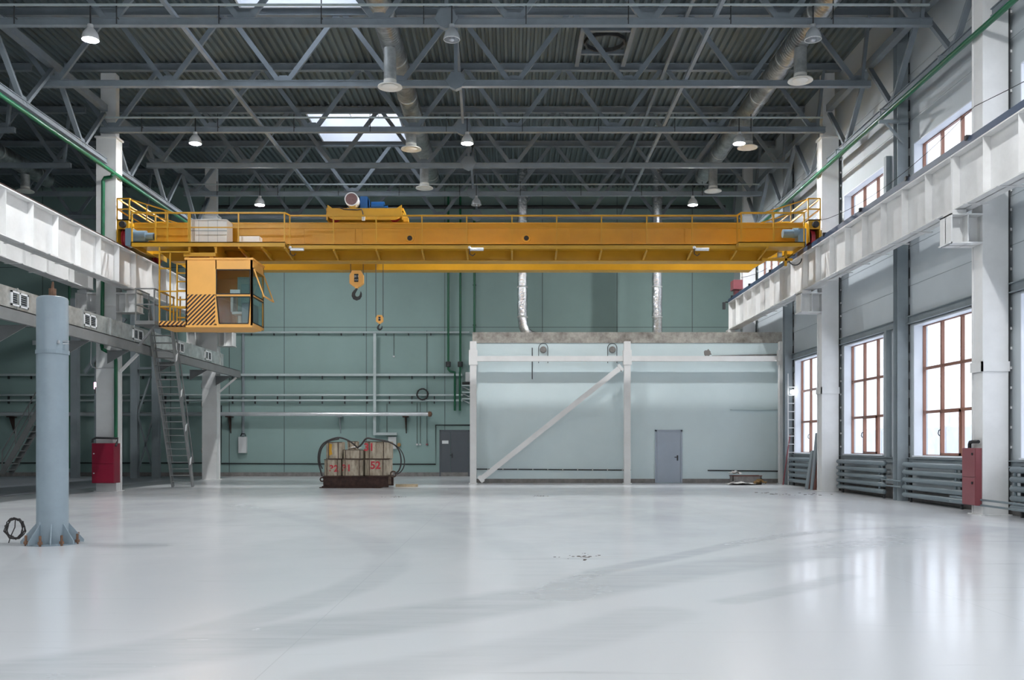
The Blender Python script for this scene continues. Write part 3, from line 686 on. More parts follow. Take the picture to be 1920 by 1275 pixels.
for px, lb, zt in ((840.5,'green wall pipe, first of three beside the annexe',-.0),(863,'green wall pipe, second of three beside the annexe',0)):
    Y = 46.8; x = W(px,0,Y).x; z1 = W(0,683,Y).z; x2 = x+(.33 if px < 850 else -.02)
    t = pipe(lb, [(x,Y,R(12.4)),(x,Y,z1),(x,Y,z1-.25),(x+(x2-x)*.3,Y,z1-.36),(x2,Y,z1-.4),(x2,Y,z1-.6),(x2,Y,W(0,770,Y).z)], .055)
    MB().lathe([(.06,-.14),(.13,-.12),(.13,.12),(.06,.14)], (x,Y,z1), 'z', 12).build('valve', M['dark'], t)
t = pipe('green wall pipe, third of three, going down behind the annexe', [(W(889.5,0,46.8).x,46.8,R(12.4)),(W(889.5,0,46.8).x,46.8,az+.1)], .055)
for z in (R(6), R(8), R(11)): MB().box(W(889.5,0,46.8).x-.08, W(889.5,0,46.8).x+.08, 46.78, YB-.008, z-.02, z+.02).build('pipe_clamp', M['dark'], t)
for px in (130.5, 147.5): pipe('dark green vertical pipe on the side bay wall behind the blue-grey post', [(W(px,0,46.8).x,46.8,R(8.6)),(W(px,0,46.8).x,46.8,.4)], .06)
pts = []
for y0 in (10.0, 21.1, 31.8):
    for i in range(9): u = i/9; pts.append((10.4, y0+(10.9 if y0 < 30 else 10.8)*u, R(7.62)-.42*4*u*(1-u)))
pts.append((10.4,42.6,R(7.62))); conduit('sagging_wire', pts, .009, 'dark', 'thin black wire sagging between the white columns beside the upper windows', 'wire', None, 4)
# dark ring main high on the back wall
q = W(0,388,46.7); t = pipe('dark pipe high on the back wall above the crane railing', [(W(380,0,46.7).x,46.7,q.z),(10.6,46.7,q.z)], .09, 'dark', None, 'dark_pipe')

# ------------------------------------------------------------------ back wall services
Y = 46.88; YK = YB-.008
def wallrail(name, label, py, r, x0, x1, brk=True, m='railm', h=None):
    z = W(0,py,Y).z; t = thing(name, label, 'pipe', ((x0+x1)/2, Y, z), 'pale rails on the back wall')
    if h: MB().box(x0, x1, Y-.1, Y, z-h/2, z+h/2).build('channel', M[m], t)
    else: MB().tube([(x0,Y-.06,z),(x1,Y-.06,z)], r, 8).build('pipe_run', M[m], t, smooth=True)
    if brk:
        n = int((x1-x0)/1.12)
        for i in range(n): x = x0+.3+i*1.12; MB().box(x-.02, x+.02, Y-.02, YK, z-brk, z+.02).build('bracket', M['dark'], t)
xe = W(880,0,Y).x; x0 = W(-80,0,Y).x
wallrail('wall_rail', 'thin pale rail along the back wall just below the crane, highest of the set', 623.5, .045, W(418,0,Y).x, xe, .14)
wallrail('cable_tray', 'pale cable tray along the back wall, second from the top', 703, 0, x0, W(866,0,Y).x, .2, h=.11)
wallrail('wall_rail', 'pale pipe run on the back wall, upper of the close pair', 741, .05, x0, W(868,0,Y).x, .22)
wallrail('wall_rail', 'pale pipe run on the back wall, lower of the close pair', 751, .05, x0, W(868,0,Y).x, .16)
Yp = 46.55; z = W(0,776.5,Yp).z
t = thing('silver_pipe', 'thick shiny silver pipe along the back wall with a brown end cap', 'pipe', (W(400,0,Yp).x, Yp, z))
MB().tube([(W(-80,0,Yp).x,Yp,z),(W(803,0,Yp).x,Yp,z)], .105, 14).build('pipe_run', M['silver'], t, smooth=True)
MB().lathe([(.0,0),(.12,.0),(.14,.06),(.12,.16),(.0,.2)], (W(803,0,Yp).x,Yp,z), 'x', 14).build('end_cap', M['copper'], t, smooth=True)
for px in (-60, 18, 90, 428, 636, 760):
    x = W(px,0,Yp).x; b = MB(); b.box(x-.14,x+.14,Yp-.06,YK,z-.15,z-.105); b.prism([(YK,z-.15),(Yp-.02,z-.15),(YK,z-.95)], 'x', x-.02, x+.02); b.build('bracket', M['rust'] if px != 636 else M['midgrey'], t)
t = thing('vertical_trunking', 'pale vertical trunking on the back wall behind the concrete weights', 'trunking', (W(702.5,0,Y).x, 46.7, 1.5))
b = MB(); a, c = W(700,625,46.7), W(705,816,46.7); b.box(a.x, c.x, 46.66, 46.72, c.z, a.z); b.build('channel', M['railm'], t)
b = MB(); a, c = W(700,811,46.7), W(744,816,46.7); b.box(a.x, c.x, 46.7, YK, c.z, a.z); b.build('foot_channel', M['railm'], t)
a, c = W(728,819,46.9), W(743,842,46.9); b = MB(); b.box(a.x, c.x, 46.85, YK, c.z, a.z); tag(b.build('switch_box', M['cabinet'], bevel=.01), 'light grey switch box on the wall behind the concrete weights', 'box')
t = thing('wall_box', 'tall grey box on the back wall under a vertical conduit', 'box', (W(455,0,46.9).x, 46.9, W(0,850,46.9).z))
a, c = W(448,819,46.9), W(463,849.5,46.9); MB().box(a.x, c.x, 46.78, YK, c.z, a.z).build('box_body', M['cabinet'], t, bevel=.01)
b = MB().tube([W(456,818,46.93), W(456,590,46.93)], .07, 6); b.build('conduit', M['midgrey'], t); MB().tube([W(451,818,46.9),W(453,813,46.85),W(459,813,46.85),W(461,818,46.9)], .02, 6).build('cable_loop', M['black'], t)
t = thing('cable_rack', 'stack of cable racks beside the double door next to the annexe', 'rack', (W(872,0,46.7).x, 46.7, W(0,752,46.7).z))
for py in (722, 735, 747): 
    a, c = W(866.5,py,46.7), W(881,py+2.4,46.7); MB().box(a.x, c.x, 46.4, YK, c.z, a.z).build('shelf', M['railm'], t)
    MB().bar(W(868,py+3,46.7), W(880,py+9,46.7), .05).build('strut', M['cabinet'], t)
MB().box(W(873,0,46.7).x, W(882,0,46.7).x, 46.6, YK, W(0,716,46.7).z, W(0,698,46.7).z).build('junction_box', M['cabinet'], t)
MB().box(W(866.5,0,46.7).x, W(881,0,46.7).x, 46.6, YK, W(0,721,46.7).z, W(0,717,46.7).z).build('dark_shelf', M['black'], t)
rd = random.Random(5); pts = []
for i in range(70): a = i*.42; pts.append(W(792,739,46.72)+Vector((math.cos(a)*.27*(1+rd.uniform(-.06,.06)), rd.uniform(-.05,.05), math.sin(a)*.27*(1+rd.uniform(-.06,.06)))))
tag(MB().tube(pts, .032, 6).build('cable_coil', M['cable'], smooth=True), 'coil of dark cable hung on the pipes of the back wall', 'cable')
b = MB().tube([W(415,760,46.955), W(415,869,46.955), W(817,870.5,46.955), W(817,797,46.955), W(881,797,46.955)], .028, 4)
tag(b.build('earth_strip', M['black']), 'black earthing strip along the back wall and over the double door', 'strip')
tag(MB().tube([W(-60,868,46.955), W(380,868,46.955)], .028, 4).build('earth_strip', M['black']), 'black earthing strip along the side bay wall', 'strip')
for i, (px, y0, y1, lb) in enumerate(((782,755,833,'thin hanging cord on the back wall, first of three'), (788,755,833,'thin hanging cord on the back wall, second of three'), (800.5,620,833,'longest thin cord on the back wall with a red end'), (738.5,622,668,'short thin cord below the highest wall rail'), (725.5,757,812,'thin cord above the grey switch box'))):
    t = thing('hanging_wire', lb, 'cord', (W(px,0,46.955).x, 46.95, W(0,y1,46.955).z)); MB().tube([W(px,y0,46.955), W(px,y1,46.955)], .012, 5).build('wire', M['cable'], t)
    q = W(px,y1,46.93); MB().box(q.x-.05,q.x+.05,46.9,YK,q.z-.05,q.z+.03).build('end_box', M['redr'] if i == 2 else M['cabinet'], t)
q = W(748,834,46.93); tag(MB().lathe([(0,-.05),(.09,-.04),(.1,.06)], q, 'y', 10).build('yellow_socket', M['card']), 'small ochre round socket beside the grey switch box', 'socket')
q = W(67,642.5,46.9); tag(MB().box(q.x-.17,q.x+.17,46.9,YK,q.z-.11,q.z+.11).build('wall_plate', M['sign']), 'small white plate on the side bay wall behind the blue-grey post', 'sign')

# side bay: braced frames and stair in the gloom
def steelpost(px, py, Y, lb, w=.16):
    x = W(px,0,Y).x; b = MB(); b.box(x-w, x+w, Y-w, Y-w+.02, 0, 8.5); b.box(x-w, x+w, Y+w-.02, Y+w, 0, 8.5); b.box(x-.02, x+.02, Y-w+.02, Y+w-.02, 0, 8.5)
    tag(b.build('bay_post', M['midgrey']), lb, 'post', 'posts in the side bay')
    return x
xs_ = [steelpost(px, 0, 44.5, lb) for px, lb in ((141,'dim steel post in the side bay right beside the blue-grey post'), (253,'dim steel post in the side bay beyond the red cabinet'), (293,'dim steel post in the side bay behind the foot of the ladder'))]
b = MB(); b.bar((xs_[1]+.16,44.5,.3),(xs_[2]-.16,44.5,2.9),.07); b.bar((xs_[1]+.16,44.5,2.9),(xs_[2]-.16,44.5,.3),.07); b.bar((xs_[1]+.16,44.5,3.0),(xs_[2]-.16,44.5,3.0),.08); b.bar((xs_[1]+.16,44.5,5.2),(xs_[2]-.16,44.5,5.2),.1); b.bar((xs_[1]+.16,44.5,3.1),(xs_[2]-.16,44.5,5.1),.07)
tag(b.build('cross_brace', M['midgrey']), 'crossed bracing between two dim posts in the side bay', 'brace')
x = xs_[0]+.75; b = MB(); b.bar((x+.2,44.6,0),(x+.2,44.6,5.3),.12); b.bar((x-.34,44.6,5.0),(x+1.6,44.6,7.6),.14); tag(b.build('raking_strut', M['midgrey']), 'raking steel strut rising behind the blue-grey post', 'strut')
t = thing('side_bay_stair', 'dark steel stair with handrail climbing in the side bay', 'stair', (W(10,0,43).x, 43, 0)); Y = 42.6
a, c = W(4,888,Y), W(80,755,Y); dz = Vector((0,.75,0))
for q in (Vector((0,0,0)), dz): MB().bar(a+q, c+q, .05, .24).build('stringer', M['stair'], t)
b = MB()
for i in range(11): q = a.lerp(c, (i+.5)/11); b.box(q.x-.12, q.x+.12, Y+.03, Y+.72, q.z-.02, q.z+.02)
b.build('tread', M['stair'], t)
b = MB(); up = Vector((0,0,1.0)); b.bar(a+up, c+up, .04); b.bar(a+up*.5, c+up*.5, .03)
for f in (0,.33,.66,1): q = a.lerp(c,f); b.bar(q, q+up, .04)
b.build('handrail', M['stair'], t)
t = thing('exit_sign', 'small glowing pink sign on the column with the red cabinet', 'sign', (-14.06, 31.6, 3.7)); a, c = W(175.5,716,31.6), W(181,730,31.6)
MB().box(a.x, -14.0, 31.62, 31.72, c.z, a.z).build('sign_box', M['sign'], t); MB().box(a.x+.01, c.x-.005, 31.605, 31.619, c.z+.02, a.z-.02).build('lit_face', M['exit'], t)

# ------------------------------------------------------------------ overhead duct, gangway and ladder beside the side bay
XD = -12.6
t = thing('grille_duct', 'rectangular sheet metal duct with white grilles along the side bay', 'duct', (XD-.3, 26, 5.0))
MB().box(XD-.6, XD, 12, 41.0, R(3.46), R(3.98)).build('duct_body', M['galv'], t)
b = MB()
for i in range(16): y = 12.8+i*1.85; b.box(XD-.62, XD+.02, y-.025, y+.025, R(3.44), R(4.0))
b.build('flange', M['galv'], t)
for yc in (20.2, 24.0, 28.0, 31.6, 35.6, 38.9):
    z0, z1 = R(3.53), R(3.90); g = MB()
    g.box(XD, XD+.03, yc-.42, yc-.36, z0, z1); g.box(XD, XD+.03, yc+.36, yc+.42, z0, z1); g.box(XD, XD+.03, yc-.03, yc+.03, z0, z1); g.box(XD, XD+.03, yc-.42, yc+.42, z0, z0+.045); g.box(XD, XD+.03, yc-.42, yc+.42, z1-.045, z1)
    go = g.build('grille', M['sign'], t); g = MB(); g.box(XD+.001, XD+.004, yc-.36, yc+.36, z0+.04, z1-.04); g.build('grille_opening', M['dark'], go)
    g = MB()
    for i in range(5): z = z0+.08+i*.055; g.add([(XD+.005,yc-.36,z),(XD+.028,yc-.36,z-.02),(XD+.028,yc+.36,z-.02),(XD+.005,yc+.36,z)], [(0,1,2,3)])
    g.build('louvre', M['midgrey'], go)
t = thing('gangway', 'grey steel gangway under the duct, carried on brackets from the columns', 'gangway', (XD-.5, 28, 4.6)); z1 = R(3.44)
b = MB(); b.box(XD+.02, XD+.05, 12, 43.4, z1-.3, z1); b.box(XD-.06, XD+.05, 12, 43.4, z1-.02, z1); b.box(XD-.06, XD+.05, 12, 43.4, z1-.32, z1-.3); b.build('edge_channel', M['stair'], t)
MB().box(XD-.72, XD-.06, 12, 43.4, z1-.12, z1-.06).build('deck', M['stair'], t)
for y in (13, 16.6, 20.9, 24.4, 28.0, 30.9, 35.2, 38.8, 42.2):
    b = MB(); b.prism([(XD+.02,z1-.32),(XD-.72,z1-.32),(XD-.72,z1-.75)], 'y', y-.015, y+.015); b.box(XD-.72, XD+.02, y-.07, y+.07, z1-.34, z1-.32); b.build('bracket', M['stair'], t)
b = MB(); b.bar((-13.3,31.85,R(2.5)),(XD-.1,31.85,z1-.34),.09); b.bar((-13.3,42.6,R(2.4)),(XD+.0,42.9,z1-.34),.09); b.build('strut', M['white'], t)
# landing and ship ladder
t = thing('ship_ladder', 'steep grey ladder stair from the floor up to the gangway landing', 'ladder', (-12.15, 34, 0)); 
top, bot = Vector((-12.05, 32.25, 5.5)), Vector((-12.25, 34.95, 0)); hw = .37
for s in (-1,1): MB().bar(bot+Vector((s*hw,0,0)), top+Vector((s*hw,0,0)), .05, .2, (0,1,0)).build('stringer', M['stair'], t)
for i in range(22):
    q = bot.lerp(top, (i+.8)/22.5); MB().box(q.x-hw+.03, q.x+hw-.03, q.y-.11, q.y+.11, q.z-.012, q.z+.012).build('tread', M['stair'], t)
b = MB(); n = Vector((0,-.62,.35))
for s in (-1,1):
    o = Vector((s*(hw+.02),0,0)); b.tube([bot+o+Vector((0,0,.9)), top+o+Vector((0,0,.9))], .022, 6)
    for f in (.08,.3,.52,.74,.96): q = bot.lerp(top,f)+o; b.tube([q, q+Vector((0,0,.9))], .018, 6)
b.build('handrail', M['stair'], t)
b = MB()
for f in (.16,.38,.6,.82): q = bot.lerp(top,f)+Vector((hw+.05,-.12,.1)); b.prism([(q.x-.02,q.z-.16),(q.x+.03,q.z-.1),(q.x+.06,q.z+.16),(q.x-.01,q.z+.08)], 'y', q.y, q.y+.01)
b.build('rail_clip', M['sign'], t)
t = thing('landing', 'small railed steel landing behind the operator cab at the ladder head', 'landing', (-12.5, 31.2, R(3.98))); z = R(4.0); a = -12.46; c = W(294,0,31.2).x; y0, y1 = 31.0, 32.2
MB().box(a, c, y0, y1, z, z+.12).build('deck', M['stair'], t)
b = MB()
for x in (a+.02, c-.02):
    for yy in (y0+.03, y1-.03): b.box(x-.02, x+.02, yy-.02, yy+.02, z+.12, z+1.2)
for zz in (z+.66, z+1.18): b.box(a, c, y0+.01, y0+.05, zz-.02, zz+.02); b.box(a, a+.04, y0, y1, zz-.02, zz+.02); b.box(c-.04, c, y0, y1, zz-.02, zz+.02)
b.build('railing', M['stair'], t)
b = MB(); b.bar((c-.05,y0+.2,z),(a+.03,y0+.25,R(3.3)),.06); b.build('strut', M['stair'], t)

# ------------------------------------------------------------------ overhead crane
crane = thing('overhead_crane', 'yellow double girder overhead crane spanning the hall with an operator cab', 'crane', (-1.4, 32.5, R(6.62)))
YG, YG2 = 31.6, 33.2; gz0, gz1 = R(6.23), R(7.47); gx0, gx1 = XLA+.2, XR-.2
prof = [(gx0,R(6.78)),(gx0+.5,R(6.78)),(gx0+1.2,gz0),(gx1-1.35,gz0),(gx1-.7,R(6.62)),(gx1,R(6.78)),(gx1,gz1),(gx0,gz1)]
for y in (YG, YG2):
    b = MB(); b.prism(prof, 'y', y+.05, y+.45); b.box(gx0, gx1, y, y+.5, gz1-.0, gz1+.03); b.box(gx0+1.2, gx1-1.35, y, y+.5, gz0-.03, gz0)
    b.box(gx0, gx1, y+.02, y+.05, gz1-.16, gz1); g = b.build('girder', M['yellow'], crane)
    if y == YG:
        for px in (569, 778, 974, 1072, 1187, 1286, 665, 678): x = W(px,0,YG).x; MB().box(x-.02, x+.02, y+.035, y+.05, R(6.75), gz1-.17).build('seam_strip', M['yellow'], g)
        for px in (768, 987):
            q = W(px,446,YG); b = MB(); b.lathe([(.0,-.006),(.09,-.006),(.09,-.02),(.14,-.02),(.15,0)], (q.x, y+.05, q.z), 'y', 24); h = b.build('access_ring', M['yellow'], g)
            MB().lathe([(.0,-.012),(.085,-.012)], (q.x, y+.05, q.z), 'y', 20).build('access_hole', M['black'], g)
    b = MB(); b.box(gx0+.4, gx1-.4, y+.21, y+.29, gz1+.03, gz1+.08); b.build('trolley_rail', M['rust'], g)
zp = R(6.58); te = .15
YL, YM = 30.35, 30.72
b = MB(); xa, xb, xc, xd = W(245,0,YL).x, W(534,0,YL).x, W(1385,0,YL).x, W(1510,0,YL).x
for x0, x1, y in ((xa,xb,YL),(xb,xc,YM),(xc,xd,YL)):
    b.box(x0, x1, y, YG+.05, zp-.03, zp); b.box(x0, x1, y, y+.03, zp-te, zp)
b.box(xa, xa+.03, YL, YG, zp-te, zp); b.box(xd-.03, xd, YL, YG, zp-te, zp)
b.build('walkway', M['yellow'], crane)
bpx = [355,402,447,490,533,625,705,791,875,960,1044,1128,1213,1298,1382,1440]
for px in bpx:
    y = YL if (px < 534 or px > 1385) else YM; x = W(px,0,y).x
    b = MB(); b.prism([(y+.04,zp-te),(YG+.05,zp-te),(YG+.05,gz0),(YG-.02,gz0),(y+.04,zp-te-.05)], 'x', x-.012, x+.012); b.bar((x,y+.05,zp-te-.02),(x,YG+.05,gz0+.02),.06,.05); b.build('bracket', M['yellow'], crane)
zr = R(7.53)
def rail(pxs, y, mids, x0=None, x1=None, name='railing'):
    b = MB(); xs = [W(px,0,y).x for px in pxs]; r = .02
    for x in xs: b.box(x-r, x+r, y, y+.04, zp, zr)
    b.box(xs[0]-r, xs[-1]+r, y-.005, y+.045, zr-.035, zr+.015)
    for zm in mids: b.box(xs[0], xs[-1], y+.005, y+.035, zm-.018, zm+.018)
    return b
b = rail([247,291,313.5,353,356,447,533], YL, [R(7.05)]); b.build('railing', M['yellow'], crane)
b = rail([543,625,705,791,875,960,1044,1128,1213,1298,1383], YM, []); b.bar((W(533,0,YL).x,YL+.02,zr),(W(543,0,YM).x,YM+.02,zr),.04); b.bar((W(1383,0,YM).x,YM+.02,zr),(W(1390,0,YL).x,YL+.02,zr),.04); b.build('railing', M['yellow'], crane)
b = rail([1390,1451,1508], YL, [R(7.05)]); b.build('railing', M['yellow'], crane)
for xr, sg in ((XLA, 1), (XR, -1)):                              # end trucks
    b = MB(); y0, y1 = 31.15, 34.6; z0, z1 = R(6.74), R(7.5)
    b.box(xr-.2, xr-.16, y0, y1, z0, z1); b.box(xr+.16, xr+.2, y0, y1, z0, z1); b.box(xr-.2, xr+.2, y0, y1, z1-.04, z1); b.box(xr-.16, xr+.16, y0+.9, y1-.9, z0, z0+.04)
    b.box(xr-.16, xr+.16, y0, y0+.04, R(7.18), z1); b.box(xr-.16, xr+.16, y1-.04, y1, R(7.18), z1)
    tr = b.build('end_truck', M['yellow'], crane)
    for yw in (y0+.38, y1-.38):
        MB().lathe([(.0,-.07),(.07,-.07),(.08,-.05),(.24,-.05),(.3,-.08),(.34,-.08),(.34,-.05),(.3,-.04),(.3,.06),(.0,.06)], (xr,yw,R(6.92)), 'x', 28).build('wheel', M['wheel'], tr, smooth=True)
    MB().lathe([(.0,-.12),(.1,-.12),(.11,-.1),(.11,0)], (xr+.02,y0,R(7.32)), 'y', 16).build('rubber_buffer', M['black'], tr, smooth=True)
    x = W(266,0,30.9).x if sg > 0 else W(1488,0,30.9).x
    b = MB(); z = R(6.9)
    if sg > 0: b.tube([(x-.35,31.05,z),(x+.1,31.05,z)], .2, 16); b.box(x-.55,x-.3,30.9,31.25,zp,z+.25); b.tube([(x+.1,31.05,z),(x+.34,31.05,z)], .13, 12); b.box(x-.2,x+.3,30.95,31.2,zp,zp+.12)
    else: b.tube([(x-.32,31.05,z+.1),(x+.02,31.05,z+.1)], .14, 16); b.tube([(x+.02,31.05,z+.12),(x+.2,31.05,z+.12)], .17, 16); b.box(x+.15,x+.42,30.9,31.25,zp,z+.24); b.box(x-.1,x+.3,30.95,31.2,zp,zp+.12)
    mo = b.build('drive_motor', M['motor'], crane, smooth=True)
    MB().tube([(x-.37*sg if sg < 0 else x+.34,31.05,z+(.1 if sg < 0 else 0)),(x-.42*sg if sg < 0 else x+.4,31.05,z+(.1 if sg < 0 else 0))], .11, 12).build('fan_cover', M['dark'], mo)
    b = MB(); r = .02; yA, yB = 31.2, 34.5; zt2 = R(8.2); zd = R(7.5)       # guard rails over the truck, sloping to the girder walk
    for xx in (xr-.2, xr+.2):
        for yy in (yA, yB): b.box(xx-r, xx+r, yy-r, yy+r, zd, zt2)
        for zz in (R(7.85), zt2): b.box(xx-r, xx+r, yA, yB, zz-r, zz+r)
    for zz in (R(7.85), zt2): b.box(xr-.2, xr+.2, yA-r, yA+r, zz-r, zz+r); b.box(xr-.2, xr+.2, yB-r, yB+r, zz-r, zz+r)
    for yy in (yA+.1, yB-.1):
        xi = xr+sg*.2; xo = xr+sg*1.75
        b.bar((xi,yy,zt2),(xo,yy,gz1+.25),.035); b.bar((xi,yy,R(7.88)),(xo,yy,gz1-.05),.035)
        for f in (.35,.75): b.bar((xi+(xo-xi)*f,yy,zt2+(gz1+.25-zt2)*f),(xi+(xo-xi)*f,yy,gz1),.03)
    b.build('guard_rail', M['yellow'], crane)
a, c = W(358,413,30.9), W(428,452,30.9)
cb = MB().box(a.x, c.x, 30.75, 31.4, zp, a.z).build('electrical_cabinet', M['cabinet'], crane, bevel=.012)
MB().box(a.x-.005, c.x+.005, 30.742, 30.75, (zp+a.z)/2+.02, (zp+a.z)/2+.05).build('seam', M['midgrey'], cb)
b = MB()
for f in (.25,.5,.75): x = a.x+(c.x-a.x)*f; b.box(x-.006, x+.006, 30.745, 30.75, zp+.02, a.z-.02)
b.build('door_gap', M['midgrey'], cb)
a, c = W(448,444,30.7), W(488,453,30.7); MB().box(a.x, c.x, 30.6, 30.95, zp, a.z).build('resistor_box', M['sign'], crane, bevel=.008)
for px in (556, 893, 1315):
    q = W(px,467.5,YM-.1); b = MB(); b.tube([(q.x-.2,YM-.1,q.z),(q.x+.24,YM-.1,q.z)], .05, 10); l = b.build('tube_lamp', M['silver'], crane, smooth=True)
    MB().tube([(q.x-.22,YM-.05,q.z+.06),(q.x-.22,YM-.05,q.z),(q.x-.22,YM-.04,q.z-.14),(q.x-.12,YM-.03,q.z-.2),(q.x-.04,YM,q.z-.12)], .016, 6).build('lamp_cable', M['cable'], l)
    MB().lathe([(0,-.05),(.05,-.03),(.05,.03),(0,.05)], (q.x-.22,YM-.05,q.z+.07), 'z', 10).build('lamp_bracket', M['sign'], l)
# hanging festoon and bracket at the window end
q = W(1465,482,31.0); b = MB(); b.tube([(q.x-.06,31.2,q.z+.12),(q.x+.06,31.2,q.z+.12)], .1, 10); b.build('limit_switch', M['cabinet'], crane)
b = MB(); b.box(q.x+.15,q.x+.22,31.1,31.2,R(5.95),R(6.45)); b.box(q.x-.6,q.x+.4,31.1,31.2,R(6.12),R(6.2)); b.build('collector_arm', M['yellow'], crane)
MB().tube(arc((q.x+.5,31.15,R(6.2)), .22, 180, 360, 10), .018, 6).build('collector_cable', M['dark'], crane)
# operator cab
YC, YC2 = 30.0, 31.4; X0, X1 = W(348,0,YC).x, W(473,0,YC).x; Z0, Z1 = R(3.835), R(5.93); cx, cz = lambda px: W(px,0,YC).x, lambda py: W(0,py,YC).z
b = MB(); e = .05; xl = cx(404)
b.box(X0, xl, YC, YC+e, Z0, Z1); b.box(xl, X1, YC, YC+e, cz(505), Z1); b.box(xl, X1, YC, YC+e, cz(556), cz(551.5)); b.box(xl, X1, YC, YC+e, Z0, cz(607)); b.box(cx(469.5), X1, YC, YC+e, Z0, Z1); b.box(xl, cx(406), YC, YC+e, Z0, Z1)
b.box(X0, X0+e, YC, YC2, Z0, Z1); b.prism([(X0,YC),(X1,YC),(X1,YC2-.3),(X1-.35,YC2),(X0,YC2)], 'z', Z0-.06, Z0); b.prism([(X0-.03,YC-.03),(X1+.03,YC-.03),(X1+.03,YC2),(X0-.03,YC2)], 'z', Z1, Z1+.06)
b.box(X0, xl+.3, YC2-e, YC2, Z0, Z1); b.box(xl+.3, X1, YC2-e, YC2, cz(505), Z1); b.box(xl+.3, X1, YC2-e, YC2, Z0, Z0+.12); b.box(X1-e, X1, YC2-e, YC2, Z0, Z1)
b.box(X1-e, X1, YC, YC2, cz(505)+.05, Z1); b.box(X1-e, X1, YC, YC2, cz(556), cz(551)); b.box(X1-e, X1, YC, YC2, Z0, Z0+.1)
b.box(X1-e, X1, YC, YC+e, Z0, Z1)
cab = b.build('operator_cab', M['orange'], crane)
tri = [(cx(406),cz(556.5)),(cx(469),cz(556.5)),(cx(465.5),cz(606.5)),(cx(411),cz(606.5))]
MB().box(cx(406), cx(469), YC+.02, YC+.026, cz(551.5), cz(505.5)).build('window_pane', M['cabpane'], cab)
MB().prism(tri, 'y', YC+.02, YC+.026).build('window_pane', M['cabpane'], cab)
b = MB(); b.prism([(cx(405.5),cz(556)),(cx(406.2),cz(556)),(cx(411),cz(607)),(cx(405.5),cz(607))], 'y', YC+.002, YC+.03); b.prism([(cx(469),cz(556)),(cx(470),cz(556)),(cx(470),cz(607)),(cx(465.5),cz(607))], 'y', YC+.002, YC+.03); b.build('corner_fillet', M['orange'], cab)
def ring(poly, w, y): 
    b = MB(); n = len(poly)
    for i in range(n): p, q = poly[i], poly[(i+1)%n]; b.bar((p[0],y,p[1]),(q[0],y,q[1]),.02,w,(0,1,0)) if False else b.bar((p[0],y,p[1]),(q[0],y,q[1]),w,.016,(0,1,0))
    return b
ring([(cx(406),cz(505.8)),(cx(469),cz(505.8)),(cx(469),cz(551)),(cx(406),cz(551))], .03, YC-.004).build('window_seal', M['black'], cab)
ring(tri, .03, YC-.004).build('window_seal', M['black'], cab)
MB().box(X1-.03, X1-.024, YC+e, YC2-e, cz(551), cz(505)+.05).build('window_pane', M['cabpane'], cab); MB().box(X1-.03, X1-.024, YC+e, YC2-e, Z0+.1, cz(556)).build('window_pane', M['cabpane'], cab)
MB().box(xl+.3, X1-e, YC2-.03, YC2-.024, Z0+.12, cz(505)).build('window_pane', M['cabpane'], cab)
b = MB()
for z in (Z0+.1, cz(556), cz(551), cz(505)+.05): b.box(X1, X1+.012, YC+.04, YC2-.04, z-.015, z+.015)
for y in (YC+.05, YC2-.05): b.box(X1, X1+.012, y-.015, y+.015, Z0+.1, cz(505)+.05)
b.build('window_seal', M['black'], cab)
fa, fb = Vector((X1+.04,YC+.06,cz(504))), Vector((X1+.36,YC+.06,cz(555))); dy = Vector((0,1.2,0)); b = MB()
for p, q in ((fa,fb),(fa+dy,fb+dy),(fa,fa+dy),(fb,fb+dy)): b.bar(p, q, .05, .035)
fw = b.build('open_window_flap', M['orange'], cab); fp = MB(); fp.add([fa,fb,fb+dy,fa+dy],[(0,1,2,3)]); fp.build('flap_pane', M['cabpane'], cab)
b = MB(); a = cz(552); x = X0-2.5
while x < xl+1: 
    q = clip([(x,Z0-.02),(x+.07,Z0-.02),(x+.07+1.15,Z0+1.13),(x+1.15,Z0+1.13)], X0+.01, cx(403.5), Z0+.005, a)
    if q: b.prism(q, 'y', YC-.003, YC-.0005)
    x += .14
b.build('hazard_stripe', M['stripe'], cab)
xp = W(298,0,YC).x
b = MB(); b.box(xp, X0, YC, YC2, Z0-.05, Z0); b.box(xp, X0, YC, YC+.02, Z0-.05, Z0+.14); b.build('access_platform', M['orange'], cab)
b = MB(); x = xp-.4
while x < X0+.1:
    q = clip([(x,Z0-.06),(x+.07,Z0-.06),(x+.07+.3,Z0+.24),(x+.3,Z0+.24)], xp+.003, X0-.003, Z0-.045, Z0+.135)
    if q: b.prism(q, 'y', YC-.003, YC-.0005)
    x += .14
b.build('hazard_stripe', M['stripe'], cab)
b = MB(); r = .02
def vb(px, py0, py1, y=YC+.03): x = cx(px); b.box(x-r, x+r, y-r, y+r, cz(py1), cz(py0))
def hb(px0, px1, py, y=YC+.03): b.box(cx(px0), cx(px1), y-r, y+r, cz(py)-r, cz(py)+r)
vb(298.5,463,609); vb(318.5,472,609); vb(313,545,609,YC+1.2); vb(300,545,609,YC+1.2); hb(298,354,472); hb(298,320,503); hb(298,348,546); hb(298,348,575); b.box(cx(298)-r, cx(298)+r, YC, YC2, cz(546)-r, cz(546)+r); b.box(cx(298)-r, cx(298)+r, YC, YC2, cz(575)-r, cz(575)+r)
b.build('platform_railing', M['yellow'], cab)
b = MB()
for px in (328,347): vb(px,491,608,YC+.2)
for py in (493,510,526,543,560,576,594): hb(328,347,py,YC+.2)
b.build('access_ladder', M['yellow'], cab)
b = MB(); a, c = W(346,473,30.2), W(406,480,30.2); b.box(a.x, c.x, 30.1, 31.3, Z1+.13, Z1+.25)
for x in (a.x+.1, c.x-.15):
    for y in (30.2, 31.1): b.box(x-.06, x+.06, y-.06, y+.06, Z1+.06, Z1+.13)
